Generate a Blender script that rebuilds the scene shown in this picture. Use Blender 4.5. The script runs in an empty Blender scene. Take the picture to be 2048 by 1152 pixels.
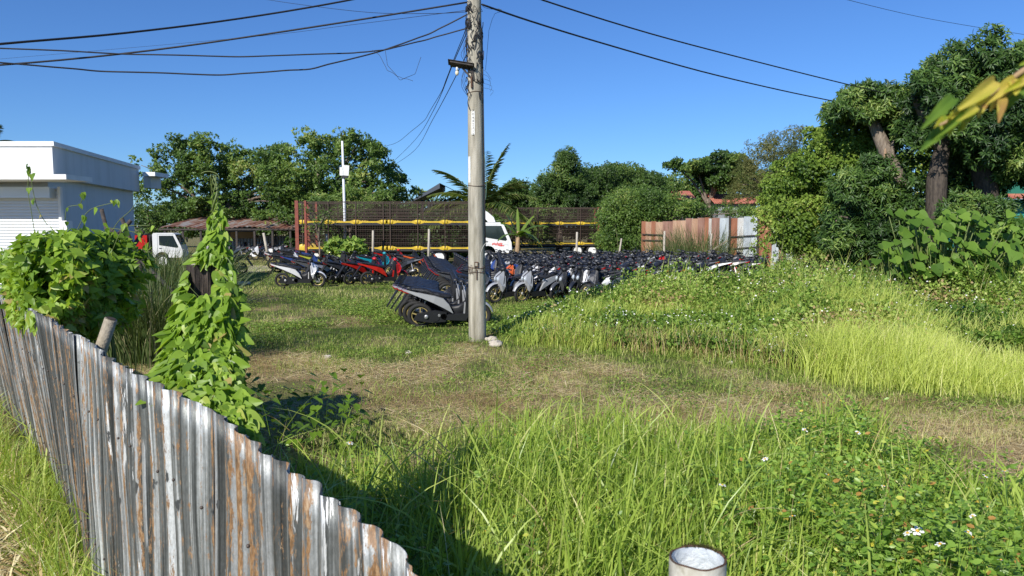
import bpy, math, random
import numpy as np
from mathutils import Vector, Matrix
random.seed(7); RNG = np.random.default_rng(11)
PI = math.pi
scn = bpy.context.scene
COL = scn.collection
# ------------------------------------------------------------------ camera
H = 2.2; F = 1500.0; TP = 121/1500.0
PITCH = math.atan(TP)
cam = bpy.data.cameras.new('camera'); camo = bpy.data.objects.new('camera', cam); COL.objects.link(camo)
cam.sensor_width = 36; cam.lens = 36*F/2048; cam.clip_end = 3000; cam.clip_start = .05
camo.location = (0, 0, H); camo.rotation_euler = (PI/2-PITCH, 0, 0)
cam.dof.use_dof = True; cam.dof.focus_distance = 9.0; cam.dof.aperture_fstop = 11.0
scn.camera = camo
cp, sp = math.cos(PITCH), math.sin(PITCH)
def ray(u, v):
    xc = (u-1024)/F; yc = -(v-576)/F
    return Vector((xc, cp+yc*sp, -sp+yc*cp))
def at(u, v, Y):                       # point seen at photo pixel (u,v) that lies Y metres ahead
    d = ray(u, v); t = Y/d.y
    return Vector((d.x*t, Y, H+d.z*t))
def gnd(u, v, z=0.0):
    d = ray(u, v); t = (z-H)/d.z
    return Vector((d.x*t, d.y*t, z))
def uvof(x, y, z=0.0):                 # where a world point stands, in photo pixels (vectorised)
    dz = z-H
    zc = y*cp - dz*sp; yc = y*sp + dz*cp
    zc = np.maximum(zc, 1e-3)
    return 1024+F*x/zc, 576-F*yc/zc
def inpoly(px, py, poly):
    px = np.asarray(px, float); py = np.asarray(py, float)
    ins = np.zeros(px.shape, bool); n = len(poly); j = n-1
    for i in range(n):
        xi, yi = poly[i]; xj, yj = poly[j]
        c = ((yi > py) != (yj > py)) & (px < (xj-xi)*(py-yi)/((yj-yi) or 1e-9)+xi)
        ins ^= c; j = i
    return ins
_nd = [(RNG.normal(size=3), RNG.uniform(0, 6.28)) for _ in range(14)]
def noise3(p, s=1.0):                  # cheap smooth noise about -1..1
    p = np.asarray(p, float)*s; a = 0
    for k, (d, ph) in enumerate(_nd): a = a+np.sin(p@d*(1+.35*(k % 5))+ph)
    return a/4.2
def sstep(a, b, x):
    t = np.clip((x-a)/(b-a), 0, 1); return t*t*(3-2*t)
# ------------------------------------------------------------------ materials
def newmat(name):
    m = bpy.data.materials.new(name); m.use_nodes = True
    nt = m.node_tree; nt.nodes.clear()
    out = nt.nodes.new('ShaderNodeOutputMaterial'); b = nt.nodes.new('ShaderNodeBsdfPrincipled')
    nt.links.new(b.outputs[0], out.inputs[0])
    return m, nt, b, out
def N(nt, typ, **kw):
    n = nt.nodes.new(typ)
    for k, v in kw.items(): setattr(n, k, v)
    return n
def ramp(nt, stops, src=None):
    r = N(nt, 'ShaderNodeValToRGB'); e = r.color_ramp.elements
    while len(e) < len(stops): e.new(.5)
    for el, (p, c) in zip(e, stops):
        el.position = p; el.color = (*c, 1) if len(c) == 3 else c
    if src is not None: nt.links.new(src, r.inputs[0])
    return r
def mixc(nt, fac, a, b, mode='MIX'):
    m = N(nt, 'ShaderNodeMix', data_type='RGBA', blend_type=mode)
    for s, i in ((fac, 0), (a, 6), (b, 7)):
        if hasattr(s, 'node') or hasattr(s, 'links'): nt.links.new(s, m.inputs[i])
        elif isinstance(s, (int, float)): m.inputs[i].default_value = s
        else: m.inputs[i].default_value = (*s, 1)
    return m.outputs[2]
def noisetex(nt, scale, detail=4, coord='Object', stretch=(1, 1, 1), rough=.6, dist=0):
    tc = N(nt, 'ShaderNodeTexCoord'); mp = N(nt, 'ShaderNodeMapping'); mp.inputs['Scale'].default_value = stretch
    nt.links.new(tc.outputs[coord], mp.inputs[0])
    n = N(nt, 'ShaderNodeTexNoise'); n.inputs['Scale'].default_value = scale; n.inputs['Detail'].default_value = detail
    n.inputs['Roughness'].default_value = rough; n.inputs['Distortion'].default_value = dist
    nt.links.new(mp.outputs[0], n.inputs['Vector']); return n
def pmat(name, col, rough=.6, metal=0, col2=None, scale=6, stretch=(1, 1, 1), bump=0, lo=.35, hi=.65, spec=.5, coat=0, col3=None):
    m, nt, b, out = newmat(name)
    b.inputs['Roughness'].default_value = rough; b.inputs['Metallic'].default_value = metal
    b.inputs['Specular IOR Level'].default_value = spec; b.inputs['Coat Weight'].default_value = coat
    b.inputs['Coat Roughness'].default_value = .08
    if col2 is None: b.inputs['Base Color'].default_value = (*col, 1)
    else:
        n = noisetex(nt, scale, stretch=stretch)
        st = [(lo, col), (hi, col2)]
        if col3: st = [(lo, col), ((lo+hi)/2, col2), (hi, col3)]
        r = ramp(nt, st, n.outputs[0]); nt.links.new(r.outputs[0], b.inputs['Base Color'])
        rr = N(nt, 'ShaderNodeMapRange'); rr.inputs[3].default_value = max(rough-.15, .05); rr.inputs[4].default_value = min(rough+.15, 1)
        nt.links.new(n.outputs[0], rr.inputs[0]); nt.links.new(rr.outputs[0], b.inputs['Roughness'])
    if bump:
        n2 = noisetex(nt, scale*3, stretch=stretch); bp = N(nt, 'ShaderNodeBump'); bp.inputs['Strength'].default_value = bump
        bp.inputs['Distance'].default_value = .02
        nt.links.new(n2.outputs[0], bp.inputs['Height']); nt.links.new(bp.outputs[0], b.inputs['Normal'])
    return m
def leafmat(name, stops, trans=.35, rough=.45, spec=.4, tint=(1.25, 1.2, .6)):
    m, nt, b, out = newmat(name)
    a = N(nt, 'ShaderNodeAttribute', attribute_name='r')
    r = ramp(nt, stops, a.outputs['Fac'])
    nt.links.new(r.outputs[0], b.inputs['Base Color']); b.inputs['Roughness'].default_value = rough
    b.inputs['Specular IOR Level'].default_value = spec
    t = N(nt, 'ShaderNodeBsdfTranslucent'); tc = mixc(nt, 1.0, r.outputs[0], tint, 'MULTIPLY'); nt.links.new(tc, t.inputs[0])
    mx = N(nt, 'ShaderNodeMixShader'); mx.inputs[0].default_value = trans
    nt.links.new(b.outputs[0], mx.inputs[1]); nt.links.new(t.outputs[0], mx.inputs[2]); nt.links.new(mx.outputs[0], out.inputs[0])
    return m
# ------------------------------------------------------------------ objects
def tag(o, label=None, cat=None, group=None, kind=None):
    if label: o['label'] = label
    if cat: o['category'] = cat
    if group: o['group'] = group
    if kind: o['kind'] = kind
    return o
def empty(name, loc=(0, 0, 0), rz=0, label=None, cat=None, group=None):
    o = bpy.data.objects.new(name, None); COL.objects.link(o); o.location = loc; o.rotation_euler = (0, 0, rz)
    o.empty_display_size = .3
    return tag(o, label, cat, group)
def copy_tree(o, parent=None):
    c = o.copy(); COL.objects.link(c); c.parent = parent
    for ch in o.children: copy_tree(ch, c)
    return c
class MB:
    def __init__(s): s.v = []; s.f = []; s.m = []; s.sm = []; s.mats = []
    def mi(s, mat):
        if mat not in s.mats: s.mats.append(mat)
        return s.mats.index(mat)
    def add(s, vs, fs, mat, smooth=False):
        o = len(s.v); s.v += [tuple(p) for p in vs]; i = s.mi(mat)
        for f in fs: s.f.append(tuple(o+k for k in f)); s.m.append(i); s.sm.append(smooth)
        return s
    def box(s, c, d, mat, rot=None):
        x, y, z = d[0]/2, d[1]/2, d[2]/2
        vs = [Vector((a, b, e)) for e in (-z, z) for b in (-y, y) for a in (-x, x)]
        if rot is not None: vs = [rot@p for p in vs]
        vs = [p+Vector(c) for p in vs]
        return s.add(vs, [(0, 2, 3, 1), (4, 5, 7, 6), (0, 1, 5, 4), (1, 3, 7, 5), (3, 2, 6, 7), (2, 0, 4, 6)], mat)
    def bar(s, a, b, w, t, mat):
        a, b = Vector(a), Vector(b); d = b-a; q = d.to_track_quat('Z', 'Y').to_matrix()
        return s.box((a+b)/2, (w, t, d.length), mat, q)
    def tube(s, pts, rad, mat, n=8, cap=True, smooth=True):
        pts = [Vector(p) for p in pts]
        if isinstance(rad, (int, float)): rad = [rad]*len(pts)
        vs = []; fs = []; up = Vector((.13, .07, 1)).normalized()
        d0 = (pts[1]-pts[0]).normalized()
        if abs(d0.dot(up)) > .95: up = Vector((1, .1, 0)).normalized()
        for i, p in enumerate(pts):
            d = (pts[min(i+1, len(pts)-1)]-pts[max(i-1, 0)]).normalized()
            x = d.cross(up); x = x.normalized() if x.length > 1e-4 else Vector((1, 0, 0)); y = x.cross(d).normalized(); up = y
            for k in range(n):
                a = 2*PI*k/n; vs.append(p+(x*math.cos(a)+y*math.sin(a))*rad[i])
        for i in range(len(pts)-1):
            for k in range(n):
                k2 = (k+1) % n; fs.append((i*n+k, i*n+k2, (i+1)*n+k2, (i+1)*n+k))
        s.add(vs, fs, mat, smooth)
        if cap:
            o = len(s.v)-len(vs); i = s.mi(mat)
            for base, rev in ((0, 0), ((len(pts)-1)*n, 1)):
                f = [o+base+k for k in range(n)]; s.f.append(tuple(f if rev else f[::-1])); s.m.append(i); s.sm.append(False)
        return s
    def ring(s, c, R, r, mat, axis='Y', n=22, m=8, flat=1.0):
        vs = []; fs = []
        for i in range(n):
            a = 2*PI*i/n
            for k in range(m):
                b = 2*PI*k/m; rr = R+r*math.cos(b); h = r*flat*math.sin(b)
                vs.append((c[0]+rr*math.cos(a), c[1]+h, c[2]+rr*math.sin(a)))
        for i in range(n):
            for k in range(m):
                i2 = (i+1) % n; k2 = (k+1) % m; fs.append((i*m+k, i2*m+k, i2*m+k2, i*m+k2))
        return s.add(vs, fs, mat, True)
    def prism(s, poly, mat, hw=.1, y0=0.0):
        # side profile (x, z[, halfwidth]) extruded both ways along y
        n = len(poly); vs = []
        for sg in (-1, 1):
            for p in poly: vs.append((p[0], y0+sg*(p[2] if len(p) > 2 else hw), p[1]))
        fs = [tuple(range(n)), tuple(range(2*n-1, n-1, -1))]+[(i, i+n, (i+1) % n+n, (i+1) % n) for i in range(n)]
        return s.add(vs, fs, mat)
    def loft(s, secs, mat, n=10, p=2.6, smooth=True):
        # sections (x, zlow, zhigh, halfwidth) -> superellipse skin
        vs = []; fs = []
        for (x, z0, z1, hw) in secs:
            for k in range(n):
                a = 2*PI*k/n+PI/n; c, q = math.cos(a), math.sin(a)
                vs.append((x, hw*math.copysign(abs(c)**(2/p), c), (z0+z1)/2+(z1-z0)/2*math.copysign(abs(q)**(2/p), q)))
        for i in range(len(secs)-1):
            for k in range(n):
                k2 = (k+1) % n; fs.append((i*n+k, (i+1)*n+k, (i+1)*n+k2, i*n+k2))
        fs.append(tuple(range(n))); fs.append(tuple(range(len(vs)-1, len(vs)-1-n, -1)))
        return s.add(vs, fs, mat, smooth)
    def ball(s, c, r, mat, n=10, m=7):
        rx, ry, rz = (r, r, r) if isinstance(r, (int, float)) else r
        vs = []; fs = []
        for i in range(m+1):
            t = PI*i/m
            for k in range(n):
                a = 2*PI*k/n; vs.append((c[0]+rx*math.sin(t)*math.cos(a), c[1]+ry*math.sin(t)*math.sin(a), c[2]+rz*math.cos(t)))
        for i in range(m):
            for k in range(n):
                k2 = (k+1) % n; fs.append((i*n+k, (i+1)*n+k, (i+1)*n+k2, i*n+k2))
        return s.add(vs, fs, mat, True)
    def build(s, name, parent=None, label=None, cat=None, group=None, kind=None, loc=None, rz=None):
        me = bpy.data.meshes.new(name); me.from_pydata(s.v, [], s.f)
        for m in s.mats: me.materials.append(m)
        me.polygons.foreach_set('material_index', s.m); me.polygons.foreach_set('use_smooth', s.sm); me.update()
        o = bpy.data.objects.new(name, me); COL.objects.link(o)
        if parent: o.parent = parent
        if loc is not None: o.location = loc
        if rz is not None: o.rotation_euler = (0, 0, rz)
        return tag(o, label, cat, group, kind)
def npmesh(name, V, Fc, mat, r=None, parent=None, smooth=False, midx=None, **kw):
    V = np.ascontiguousarray(V, np.float32).reshape(-1, 3); Fc = np.ascontiguousarray(Fc, np.int32); k = Fc.shape[1]
    me = bpy.data.meshes.new(name); me.vertices.add(len(V)); me.vertices.foreach_set('co', V.ravel())
    me.loops.add(Fc.size); me.loops.foreach_set('vertex_index', Fc.ravel())
    me.polygons.add(len(Fc)); me.polygons.foreach_set('loop_start', np.arange(0, Fc.size, k, dtype=np.int32))
    if smooth: me.polygons.foreach_set('use_smooth', np.ones(len(Fc), bool))
    for m in (mat if isinstance(mat, (list, tuple)) else [mat]): me.materials.append(m)
    if midx is not None: me.polygons.foreach_set('material_index', np.asarray(midx, np.int32))
    me.update(calc_edges=True)
    if r is not None:
        at_ = me.attributes.new('r', 'FLOAT', 'POINT'); at_.data.foreach_set('value', np.ascontiguousarray(r, np.float32))
    o = bpy.data.objects.new(name, me); COL.objects.link(o)
    if parent: o.parent = parent
    return tag(o, **kw)
# ------------------------------------------------------------------ leaves and blades
def nrm(a): return a/np.maximum(np.linalg.norm(a, axis=-1, keepdims=True), 1e-6)
T_DIA = (np.array([(0, 0, 0), (-.3, .45, .06), (.3, .45, .06), (0, 1, -.04)]), np.array([(0, 3, 1), (0, 2, 3)]))
T_MANGO = (np.array([(0, 0, 0), (-.11, .3, .05), (0, .33, 0), (.11, .3, .05), (-.1, .68, 0), (0, .7, -.05), (.1, .68, 0), (0, 1, -.18)]),
           np.array([(0, 2, 1), (0, 3, 2), (1, 2, 4), (2, 5, 4), (2, 3, 6), (2, 6, 5), (4, 5, 7), (5, 6, 7)]))
T_HEART = (np.array([(0, 0, 0), (-.22, -.1, .05), (-.42, .1, .06), (-.36, .42, .02), (-.15, .78, -.05), (0, 1.06, -.14),
                     (.15, .78, -.05), (.36, .42, .02), (.42, .1, .06), (.22, -.1, .05), (0, .45, -.03)]),
           np.array([(0, 10, 1), (1, 10, 2), (2, 10, 3), (3, 10, 4), (4, 10, 5), (5, 10, 6), (6, 10, 7), (7, 10, 8), (8, 10, 9), (9, 10, 0)]))
T_OVAL = (np.array([(0, 0, 0), (-.24, .25, .05), (0, .3, 0), (.24, .25, .05), (-.25, .62, .03), (0, .65, -.03), (.25, .62, .03), (0, 1, -.08)]),
          T_MANGO[1])
def rand_unit(n):
    return nrm(RNG.normal(size=(n, 3)))
def place_leaves(T, pos, axis, normal, size, r=None, wid=1.0):
    tv, tf = T; n = len(pos)
    ay = nrm(axis); az = nrm(normal-ay*np.sum(normal*ay, 1, keepdims=True)); ax = np.cross(ay, az)
    s = np.broadcast_to(np.asarray(size, float), (n,))[:, None, None]
    L = tv[None]*s
    V = pos[:, None]+L[..., :1]*wid*ax[:, None]+L[..., 1:2]*ay[:, None]+L[..., 2:3]*az[:, None]
    Fc = tf[None]+(np.arange(n)*len(tv))[:, None, None]
    if r is None: r = RNG.random(n)
    return V.reshape(-1, 3), Fc.reshape(-1, 3), np.repeat(r, len(tv))
def merge(parts):
    V = []; Fc = []; R = []; o = 0
    for v, f, r in parts: V.append(v); Fc.append(f+o); R.append(r); o += len(v)
    return np.concatenate(V), np.concatenate(Fc), np.concatenate(R)
def blades(base, h, w, az, bend, k=3, r=None, face=None):
    n = len(base); h = np.broadcast_to(h, (n,)); w = np.broadcast_to(w, (n,)); bend = np.broadcast_to(bend, (n,))
    d = np.stack([np.cos(az), np.sin(az), 0*az], 1)
    fa = RNG.uniform(0, 2*PI, n) if face is None else face
    wd = np.stack([np.cos(fa), np.sin(fa), 0*fa], 1)
    V = np.zeros((n, 2*k+1, 3))
    for i in range(k+1):
        t = i/k
        up = h*(t-.35*np.minimum(bend, 1.6)*t*t*t); out = h*bend*(t**1.8)
        p = base+d*out[:, None]; p[:, 2] += up
        if i < k:
            ww = (w*.5*(1-t)**.45)[:, None]
            V[:, 2*i] = p-wd*ww; V[:, 2*i+1] = p+wd*ww
        else: V[:, 2*k] = p
    f = []
    for i in range(k-1): f += [(2*i, 2*i+1, 2*i+3), (2*i, 2*i+3, 2*i+2)]
    f.append((2*k-2, 2*k-1, 2*k)); f = np.array(f)
    Fc = f[None]+(np.arange(n)*(2*k+1))[:, None, None]
    if r is None: r = RNG.random(n)
    return V.reshape(-1, 3), Fc.reshape(-1, 3), np.repeat(r, 2*k+1)
def polysample(poly, n, pad=0):
    us = [p[0] for p in poly]; vs = [p[1] for p in poly]; out = np.zeros((0, 2))
    while len(out) < n:
        c = np.stack([RNG.uniform(min(us), max(us), n*3), RNG.uniform(min(vs), max(vs), n*3)], 1)
        out = np.concatenate([out, c[inpoly(c[:, 0], c[:, 1], poly)]])
    return out[:n]
def px2w(P, Y):                        # pixels + depth -> world, vectorised
    xc = (P[:, 0]-1024)/F; yc = -(P[:, 1]-576)/F
    dy = cp+yc*sp; dz = -sp+yc*cp; t = Y/dy
    return np.stack([xc*t, Y, H+dz*t], 1)
def crown(poly, Y, depth, nclump, cr, flat, twigs, per, leaf, T, droop=.1, splay=1.1, gap=-.6, wid=1.0, upb=.35, lim=None):
    """foliage: clumps through the volume behind the outline; twigs on each clump; leaves round each twig"""
    rp = cr*.3*F/Y; cand = polysample(poly, nclump*14); okk = np.ones(len(cand), bool)
    for q_ in range(8): okk &= inpoly(cand[:, 0]+rp*math.cos(q_*PI/4), cand[:, 1]+rp*flat*math.sin(q_*PI/4), poly)
    P = cand[okk][:nclump]
    if len(P) < nclump: P = np.concatenate([P, cand[~okk][:nclump-len(P)]]) if len(P) < nclump*.25 else P[RNG.integers(0, len(P), nclump)]+RNG.normal(0, 1.5, (nclump, 2))
    cy = Y+RNG.uniform(-depth, depth, nclump)
    C = px2w(P, np.full(nclump, Y)); C[:, 1] = cy    # real size set at the middle depth, then spread front to back
    rr = cr*RNG.uniform(.6, 1.25, nclump)
    idx = np.repeat(np.arange(nclump), twigs); n = len(idx)
    d = rand_unit(n); d[:, 2] = d[:, 2]*.9+.12; d = nrm(d)
    rad = rr[idx]*(1-np.abs(RNG.normal(0, .22, n)))
    p = C[idx]+d*rad[:, None]*np.array([1, 1, flat])
    keep = noise3(p, .9/cr) > gap*1.35
    p = p[keep]; d = d[keep]; n = len(p)
    if lim is not None:
        k2 = lim(p); p = p[k2]; d = d[k2]; n = len(p)
    td = nrm(d*np.array([1, 1, .6])+np.array([0, 0, upb])+RNG.normal(0, .3, (n, 3)))
    i2 = np.repeat(np.arange(n), per); m = len(i2)
    ph = np.tile(np.arange(per)*2.4, n)+RNG.uniform(0, 1, m)
    a = td[i2]; b = nrm(np.cross(a, rand_unit(n)[i2])); c = np.cross(a, b)
    th = splay*RNG.uniform(.55, 1.2, m)
    rad2 = (b*np.cos(ph)[:, None]+c*np.sin(ph)[:, None])
    ax = a*np.cos(th)[:, None]+rad2*np.sin(th)[:, None]; ax[:, 2] -= droop; ax = nrm(ax)
    nn = nrm(a*np.sin(th)[:, None]-rad2*np.cos(th)[:, None]+RNG.normal(0, .25, (m, 3)))
    nn = nn*np.sign(nn@np.array([-.41, -.72, .56]))[:, None]+np.array([-.2, -.36, .28])
    pos = p[i2]+a*(leaf*RNG.uniform(-.5, .3, m))[:, None]
    tint = np.clip(.5+.28*noise3(p, .5/cr)[i2]+RNG.normal(0, .16, m), 0, 1)
    return place_leaves(T, pos, ax, nn, leaf*RNG.uniform(.65, 1.2, m), tint, wid), C
def curve_pts(a, b, sag=0, n=8, wob=0):
    a, b = Vector(a), Vector(b); out = []
    for i in range(n+1):
        t = i/n; p = a.lerp(b, t); p.z -= sag*4*t*(1-t)
        if 0 < i < n and wob: p += Vector((random.uniform(-wob, wob), random.uniform(-wob, wob), random.uniform(-wob, wob)))
        out.append(p)
    return out
def smooth_pts(pts, sub=5):
    pts = [Vector(p) for p in pts]; out = []
    for i in range(len(pts)-1):
        p0 = pts[max(i-1, 0)]; p1 = pts[i]; p2 = pts[i+1]; p3 = pts[min(i+2, len(pts)-1)]
        for k in range(sub):
            t = k/sub
            out.append(.5*((2*p1)+(p2-p0)*t+(2*p0-5*p1+4*p2-p3)*t*t+(3*p1-p0-3*p2+p3)*t*t*t))
    out.append(pts[-1]); return out
# ------------------------------------------------------------------ light
w = bpy.data.worlds.new('World'); scn.world = w; w.use_nodes = True
nt = w.node_tree; bg = nt.nodes['Background']; sky = nt.nodes.new('ShaderNodeTexSky'); sky.sky_type = 'NISHITA'
SUN_A = math.radians(30); SUN_E = math.radians(34)
sky.sun_disc = False; sky.sun_elevation = SUN_E; sky.sun_rotation = math.radians(180)+SUN_A
sky.altitude = 0; sky.air_density = 1.0; sky.dust_density = .0; sky.ozone_density = 6.0
nt.links.new(mixc(nt, 1.0, sky.outputs[0], (.70, .99, 1.38), 'MULTIPLY'), bg.inputs[0]); bg.inputs[1].default_value = .073
S = Vector((-math.sin(SUN_A)*math.cos(SUN_E), -math.cos(SUN_A)*math.cos(SUN_E), math.sin(SUN_E)))
sl = bpy.data.lights.new('sun', 'SUN'); sl.energy = 4.6; sl.angle = math.radians(.53); sl.color = (1, .95, .86)
slo = bpy.data.objects.new('sun', sl); COL.objects.link(slo); slo.rotation_euler = S.to_track_quat('Z', 'Y').to_euler(); slo.location = (-10, -20, 30)
scn.view_settings.view_transform = 'Standard'; scn.view_settings.look = 'None'; scn.view_settings.exposure = .35; scn.view_settings.gamma = 1
# ------------------------------------------------------------------ ground regions
def fence_x(y): return 1.12-.844*y
UPL = np.array([(0, 560), (380, 590), (480, 660), (600, 690), (700, 712), (800, 690), (950, 680), (1100, 678), (1400, 685), (1600, 715), (1750, 745), (2048, 760), (2600, 770)], float)
FGL = np.array([(0, 860), (440, 940), (600, 985), (900, 950), (1200, 925), (1500, 910), (1650, 925), (1780, 965), (2048, 1040), (3000, 1250)], float)
LIME = [(1010, 690), (1200, 705), (1400, 712), (1600, 752), (1750, 784), (2048, 800), (2500, 810), (2500, 700), (1900, 690), (1700, 665), (1600, 645), (1450, 628), (1250, 628), (1100, 645)]
WEED = [(985, 672), (1010, 655), (1060, 643), (1120, 628), (1200, 612), (1350, 600), (1530, 592), (1560, 540), (1800, 540), (2500, 540), (2500, 720), (1900, 715), (1760, 720), (1640, 752), (1500, 728), (1300, 706), (1100, 692)]
def weed_h(u):
    return np.interp(u, [980, 1060, 1110, 1200, 1500, 1600, 1750, 2048], [.2, .55, .95, 1.08, 1.1, 1.25, 1.4, 1.55])
def dryness(x, y):
    u, v = uvof(x, y)
    up = np.interp(u, UPL[:, 0], UPL[:, 1]); fg = np.interp(u, FGL[:, 0], FGL[:, 1])
    p = np.stack([x, y, 0*x], -1); nz = noise3(p, .55); nz2 = noise3(p, 1.7)
    d = sstep(-45, 70, v-up+38*nz+16*nz2)*(1-sstep(0, 120, v-fg)*.55)
    d = np.maximum(d*(.62+.5*nz2), .16+.4*sstep(.1, .9, nz+.5*nz2))
    d = np.where(y > 40, .35, d)
    return np.clip(d, 0, 1)
# ground sheet: fine near the camera, coarse to the horizon
gx = np.concatenate([[-900, -500, -250, -120, -70, -45, -30, -22, -17], np.arange(-13, 24, .4), [28, 35, 50, 80, 140, 280, 500, 900]])
gy = np.concatenate([[-300, -100, -30, -10, -4], np.arange(-1, 46, .4), [50, 58, 70, 90, 120, 170, 260, 450, 900, 1600]])
X, Y = np.meshgrid(gx, gy); Z = .035*noise3(np.stack([X, Y, 0*X], -1), .6)*(Y < 60)-.01
nx, ny = len(gx), len(gy)
ii = np.arange((nx-1)*(ny-1)); a = (ii//(nx-1))*nx+ii % (nx-1)
m, nt, b, out = newmat('ground_soil')
at_ = N(nt, 'ShaderNodeAttribute', attribute_name='r')
n1 = noisetex(nt, 9, 6); n2 = noisetex(nt, 60, 4); n3 = noisetex(nt, 1.6, 3)
g1 = ramp(nt, [(.3, (.035, .06, .012)), (.55, (.07, .11, .02)), (.75, (.12, .14, .04))], n1.outputs[0])
d1 = ramp(nt, [(.25, (.14, .095, .045)), (.5, (.37, .27, .14)), (.72, (.56, .45, .25))], n2.outputs[0])
ma = N(nt, 'ShaderNodeMath', operation='MULTIPLY_ADD'); nt.links.new(n3.outputs[0], ma.inputs[0]); ma.inputs[1].default_value = .9
nt.links.new(at_.outputs['Fac'], ma.inputs[2])
mr = N(nt, 'ShaderNodeMapRange'); nt.links.new(ma.outputs[0], mr.inputs[0]); mr.inputs[1].default_value = .55; mr.inputs[2].default_value = 1.1
c = mixc(nt, mr.outputs[0], g1.outputs[0], d1.outputs[0]); nt.links.new(c, b.inputs['Base Color']); b.inputs['Roughness'].default_value = .95
b.inputs['Specular IOR Level'].default_value = .15
bp = N(nt, 'ShaderNodeBump'); bp.inputs['Strength'].default_value = .8; bp.inputs['Distance'].default_value = .04
nt.links.new(n2.outputs[0], bp.inputs['Height']); nt.links.new(bp.outputs[0], b.inputs['Normal'])
npmesh('ground', np.stack([X, Y, Z], -1), np.stack([a, a+1, a+nx+1, a+nx], 1), m, r=dryness(X.ravel(), Y.ravel()), smooth=True, label='grassy yard ground', kind='structure')
# bare sandy track by the shed
M_sand = pmat('bare_sand', (.3, .25, .18), .95, col2=(.42, .36, .27), scale=3)
pts = [gnd(u, v, .012) for u, v in ((466, 552), (500, 545), (545, 541), (548, 532), (505, 530), (470, 533))]
MB().add(pts, [tuple(range(len(pts)))], M_sand).build('sandy_path', label='bare pale sandy patch of track', kind='structure')
# ------------------------------------------------------------------ grasses
M_lawn = leafmat('lawn_grass', [(0, (.08, .15, .02)), (.4, (.21, .32, .05)), (.75, (.44, .50, .13)), (1, (.68, .60, .32))], .3, .6, .2)
M_straw = leafmat('dry_straw', [(0, (.15, .09, .04)), (.35, (.40, .28, .12)), (.65, (.64, .52, .27)), (1, (.86, .77, .48))], .15, .7, .2, (1, 1, 1))
M_tall = leafmat('tall_grass', [(0, (.10, .18, .02)), (.35, (.28, .41, .06)), (.75, (.48, .60, .12)), (.93, (.66, .68, .25)), (1, (.66, .54, .28))], .42, .38, .5)
M_lime = leafmat('lime_grass', [(0, (.25, .33, .06)), (.35, (.50, .60, .12)), (.8, (.70, .75, .24)), (1, (.8, .74, .4))], .42, .5, .25)
M_weed = leafmat('weed_leaves', [(0, (.05, .12, .015)), (.4, (.16, .28, .04)), (.8, (.34, .46, .09)), (.94, (.52, .56, .18)), (1, (.42, .30, .15))], .35, .5, .3)
M_petal = pmat('white_petals', (.8, .8, .76), .6)
M_yell = pmat('flower_centre', (.7, .38, .03), .7)
def ground_pts(n, umin, umax, vmin, vmax, dens=lambda u, v, x, y: 1.0, z=0, ypow=1.0):
    """random spots on the ground within the view, evenly spread over the ground, thinned by dens"""
    yn = H*F/(vmax-455); yf = H*F/max(vmin-455, 1)
    out = []; tot = 0
    while tot < n:
        y = np.sqrt(RNG.uniform(yn**2, yf**2, n*2)) if ypow == 1 else yn*(yf/yn)**RNG.random(n*2)
        u = RNG.uniform(umin, umax, n*2); x = (u-1024)/F*y
        uu, v = uvof(x, y)
        k = RNG.random(n*2) < dens(uu, v, x, y)
        out.append(np.stack([x[k], y[k], 0*x[k]+z], 1)); tot += int(k.sum())
        if k.sum() == 0: break
    return np.concatenate(out)[:n]
inside = lambda x, y: x > fence_x(y)+.06
# short lawn, everywhere inside the fence
def d_lawn(u, v, x, y):
    dr = dryness(x, y); return inside(x, y)*(1-.45*dr*(1+.5*noise3(np.stack([x, y, 0*x], -1), 1.4)))
P = ground_pts(210000, -250, 2300, 522, 900, d_lawn, ypow=0)
k = ~inpoly(*uvof(P[:, 0], P[:, 1]), [(1560, 500), (2400, 500), (2400, 640), (1560, 640)]); P = P[k]; n = len(P)
nz = noise3(P, .8); far = np.clip(P[:, 1]/12, 1, 3)
V = blades(P, (.04+.035*RNG.random(n)+.035*np.clip(nz, 0, 1))*np.sqrt(far), .006*far, RNG.uniform(0, 6.28, n), RNG.uniform(.1, .9, n), 2, np.clip(.45+.22*nz+RNG.normal(0, .24, n)+.3*dryness(P[:, 0], P[:, 1]), 0, 1))
npmesh('lawn_grass', V[0], V[1], M_lawn, V[2], label='short green lawn grass in the yard', cat='grass', kind='stuff')
# low leafy creeping cover near the parked scooters
def d_cov(u, v, x, y):
    z = noise3(np.stack([x, y, 0*x], -1), .9)
    return inside(x, y)*np.clip(sstep(600, 630, v)*(1-sstep(670, 700, v))*(u > 480)*(u < 1100)*sstep(-.2, .5, z)+.25*(v < 700)*sstep(.5, .9, z), 0, 1)
P = ground_pts(22000, 330, 1120, 560, 705, d_cov); n = len(P); P[:, 2] = RNG.uniform(.01, .14, n)
V = place_leaves(T_OVAL, P, rand_unit(n)*[1, 1, .3]+[0, 0, .15], rand_unit(n)*.5+[0, 0, 1], RNG.uniform(.03, .07, n), np.clip(RNG.normal(.6, .18, n), 0, 1))
npmesh('creeping_ground_cover', V[0], V[1], M_weed, V[2], label='low leafy creeping cover in front of the parked scooters', cat='ground cover', kind='stuff')
def d_cov2(u, v, x, y):
    p = np.stack([x, y, 0*x], -1); return inside(x, y)*np.clip(sstep(.25, .9, noise3(p, 1.5)+.5*noise3(p, 4))+.05, 0, 1)
P = ground_pts(14000, 400, 2150, 675, 940, d_cov2); n = len(P); P[:, 2] = RNG.uniform(.01, .09, n)
V = place_leaves(T_OVAL, P, rand_unit(n)*[1, 1, .3]+[0, 0, .2], rand_unit(n)*.6+[0, 0, 1], RNG.uniform(.02, .05, n), np.clip(RNG.normal(.5, .2, n), 0, 1))
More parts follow.
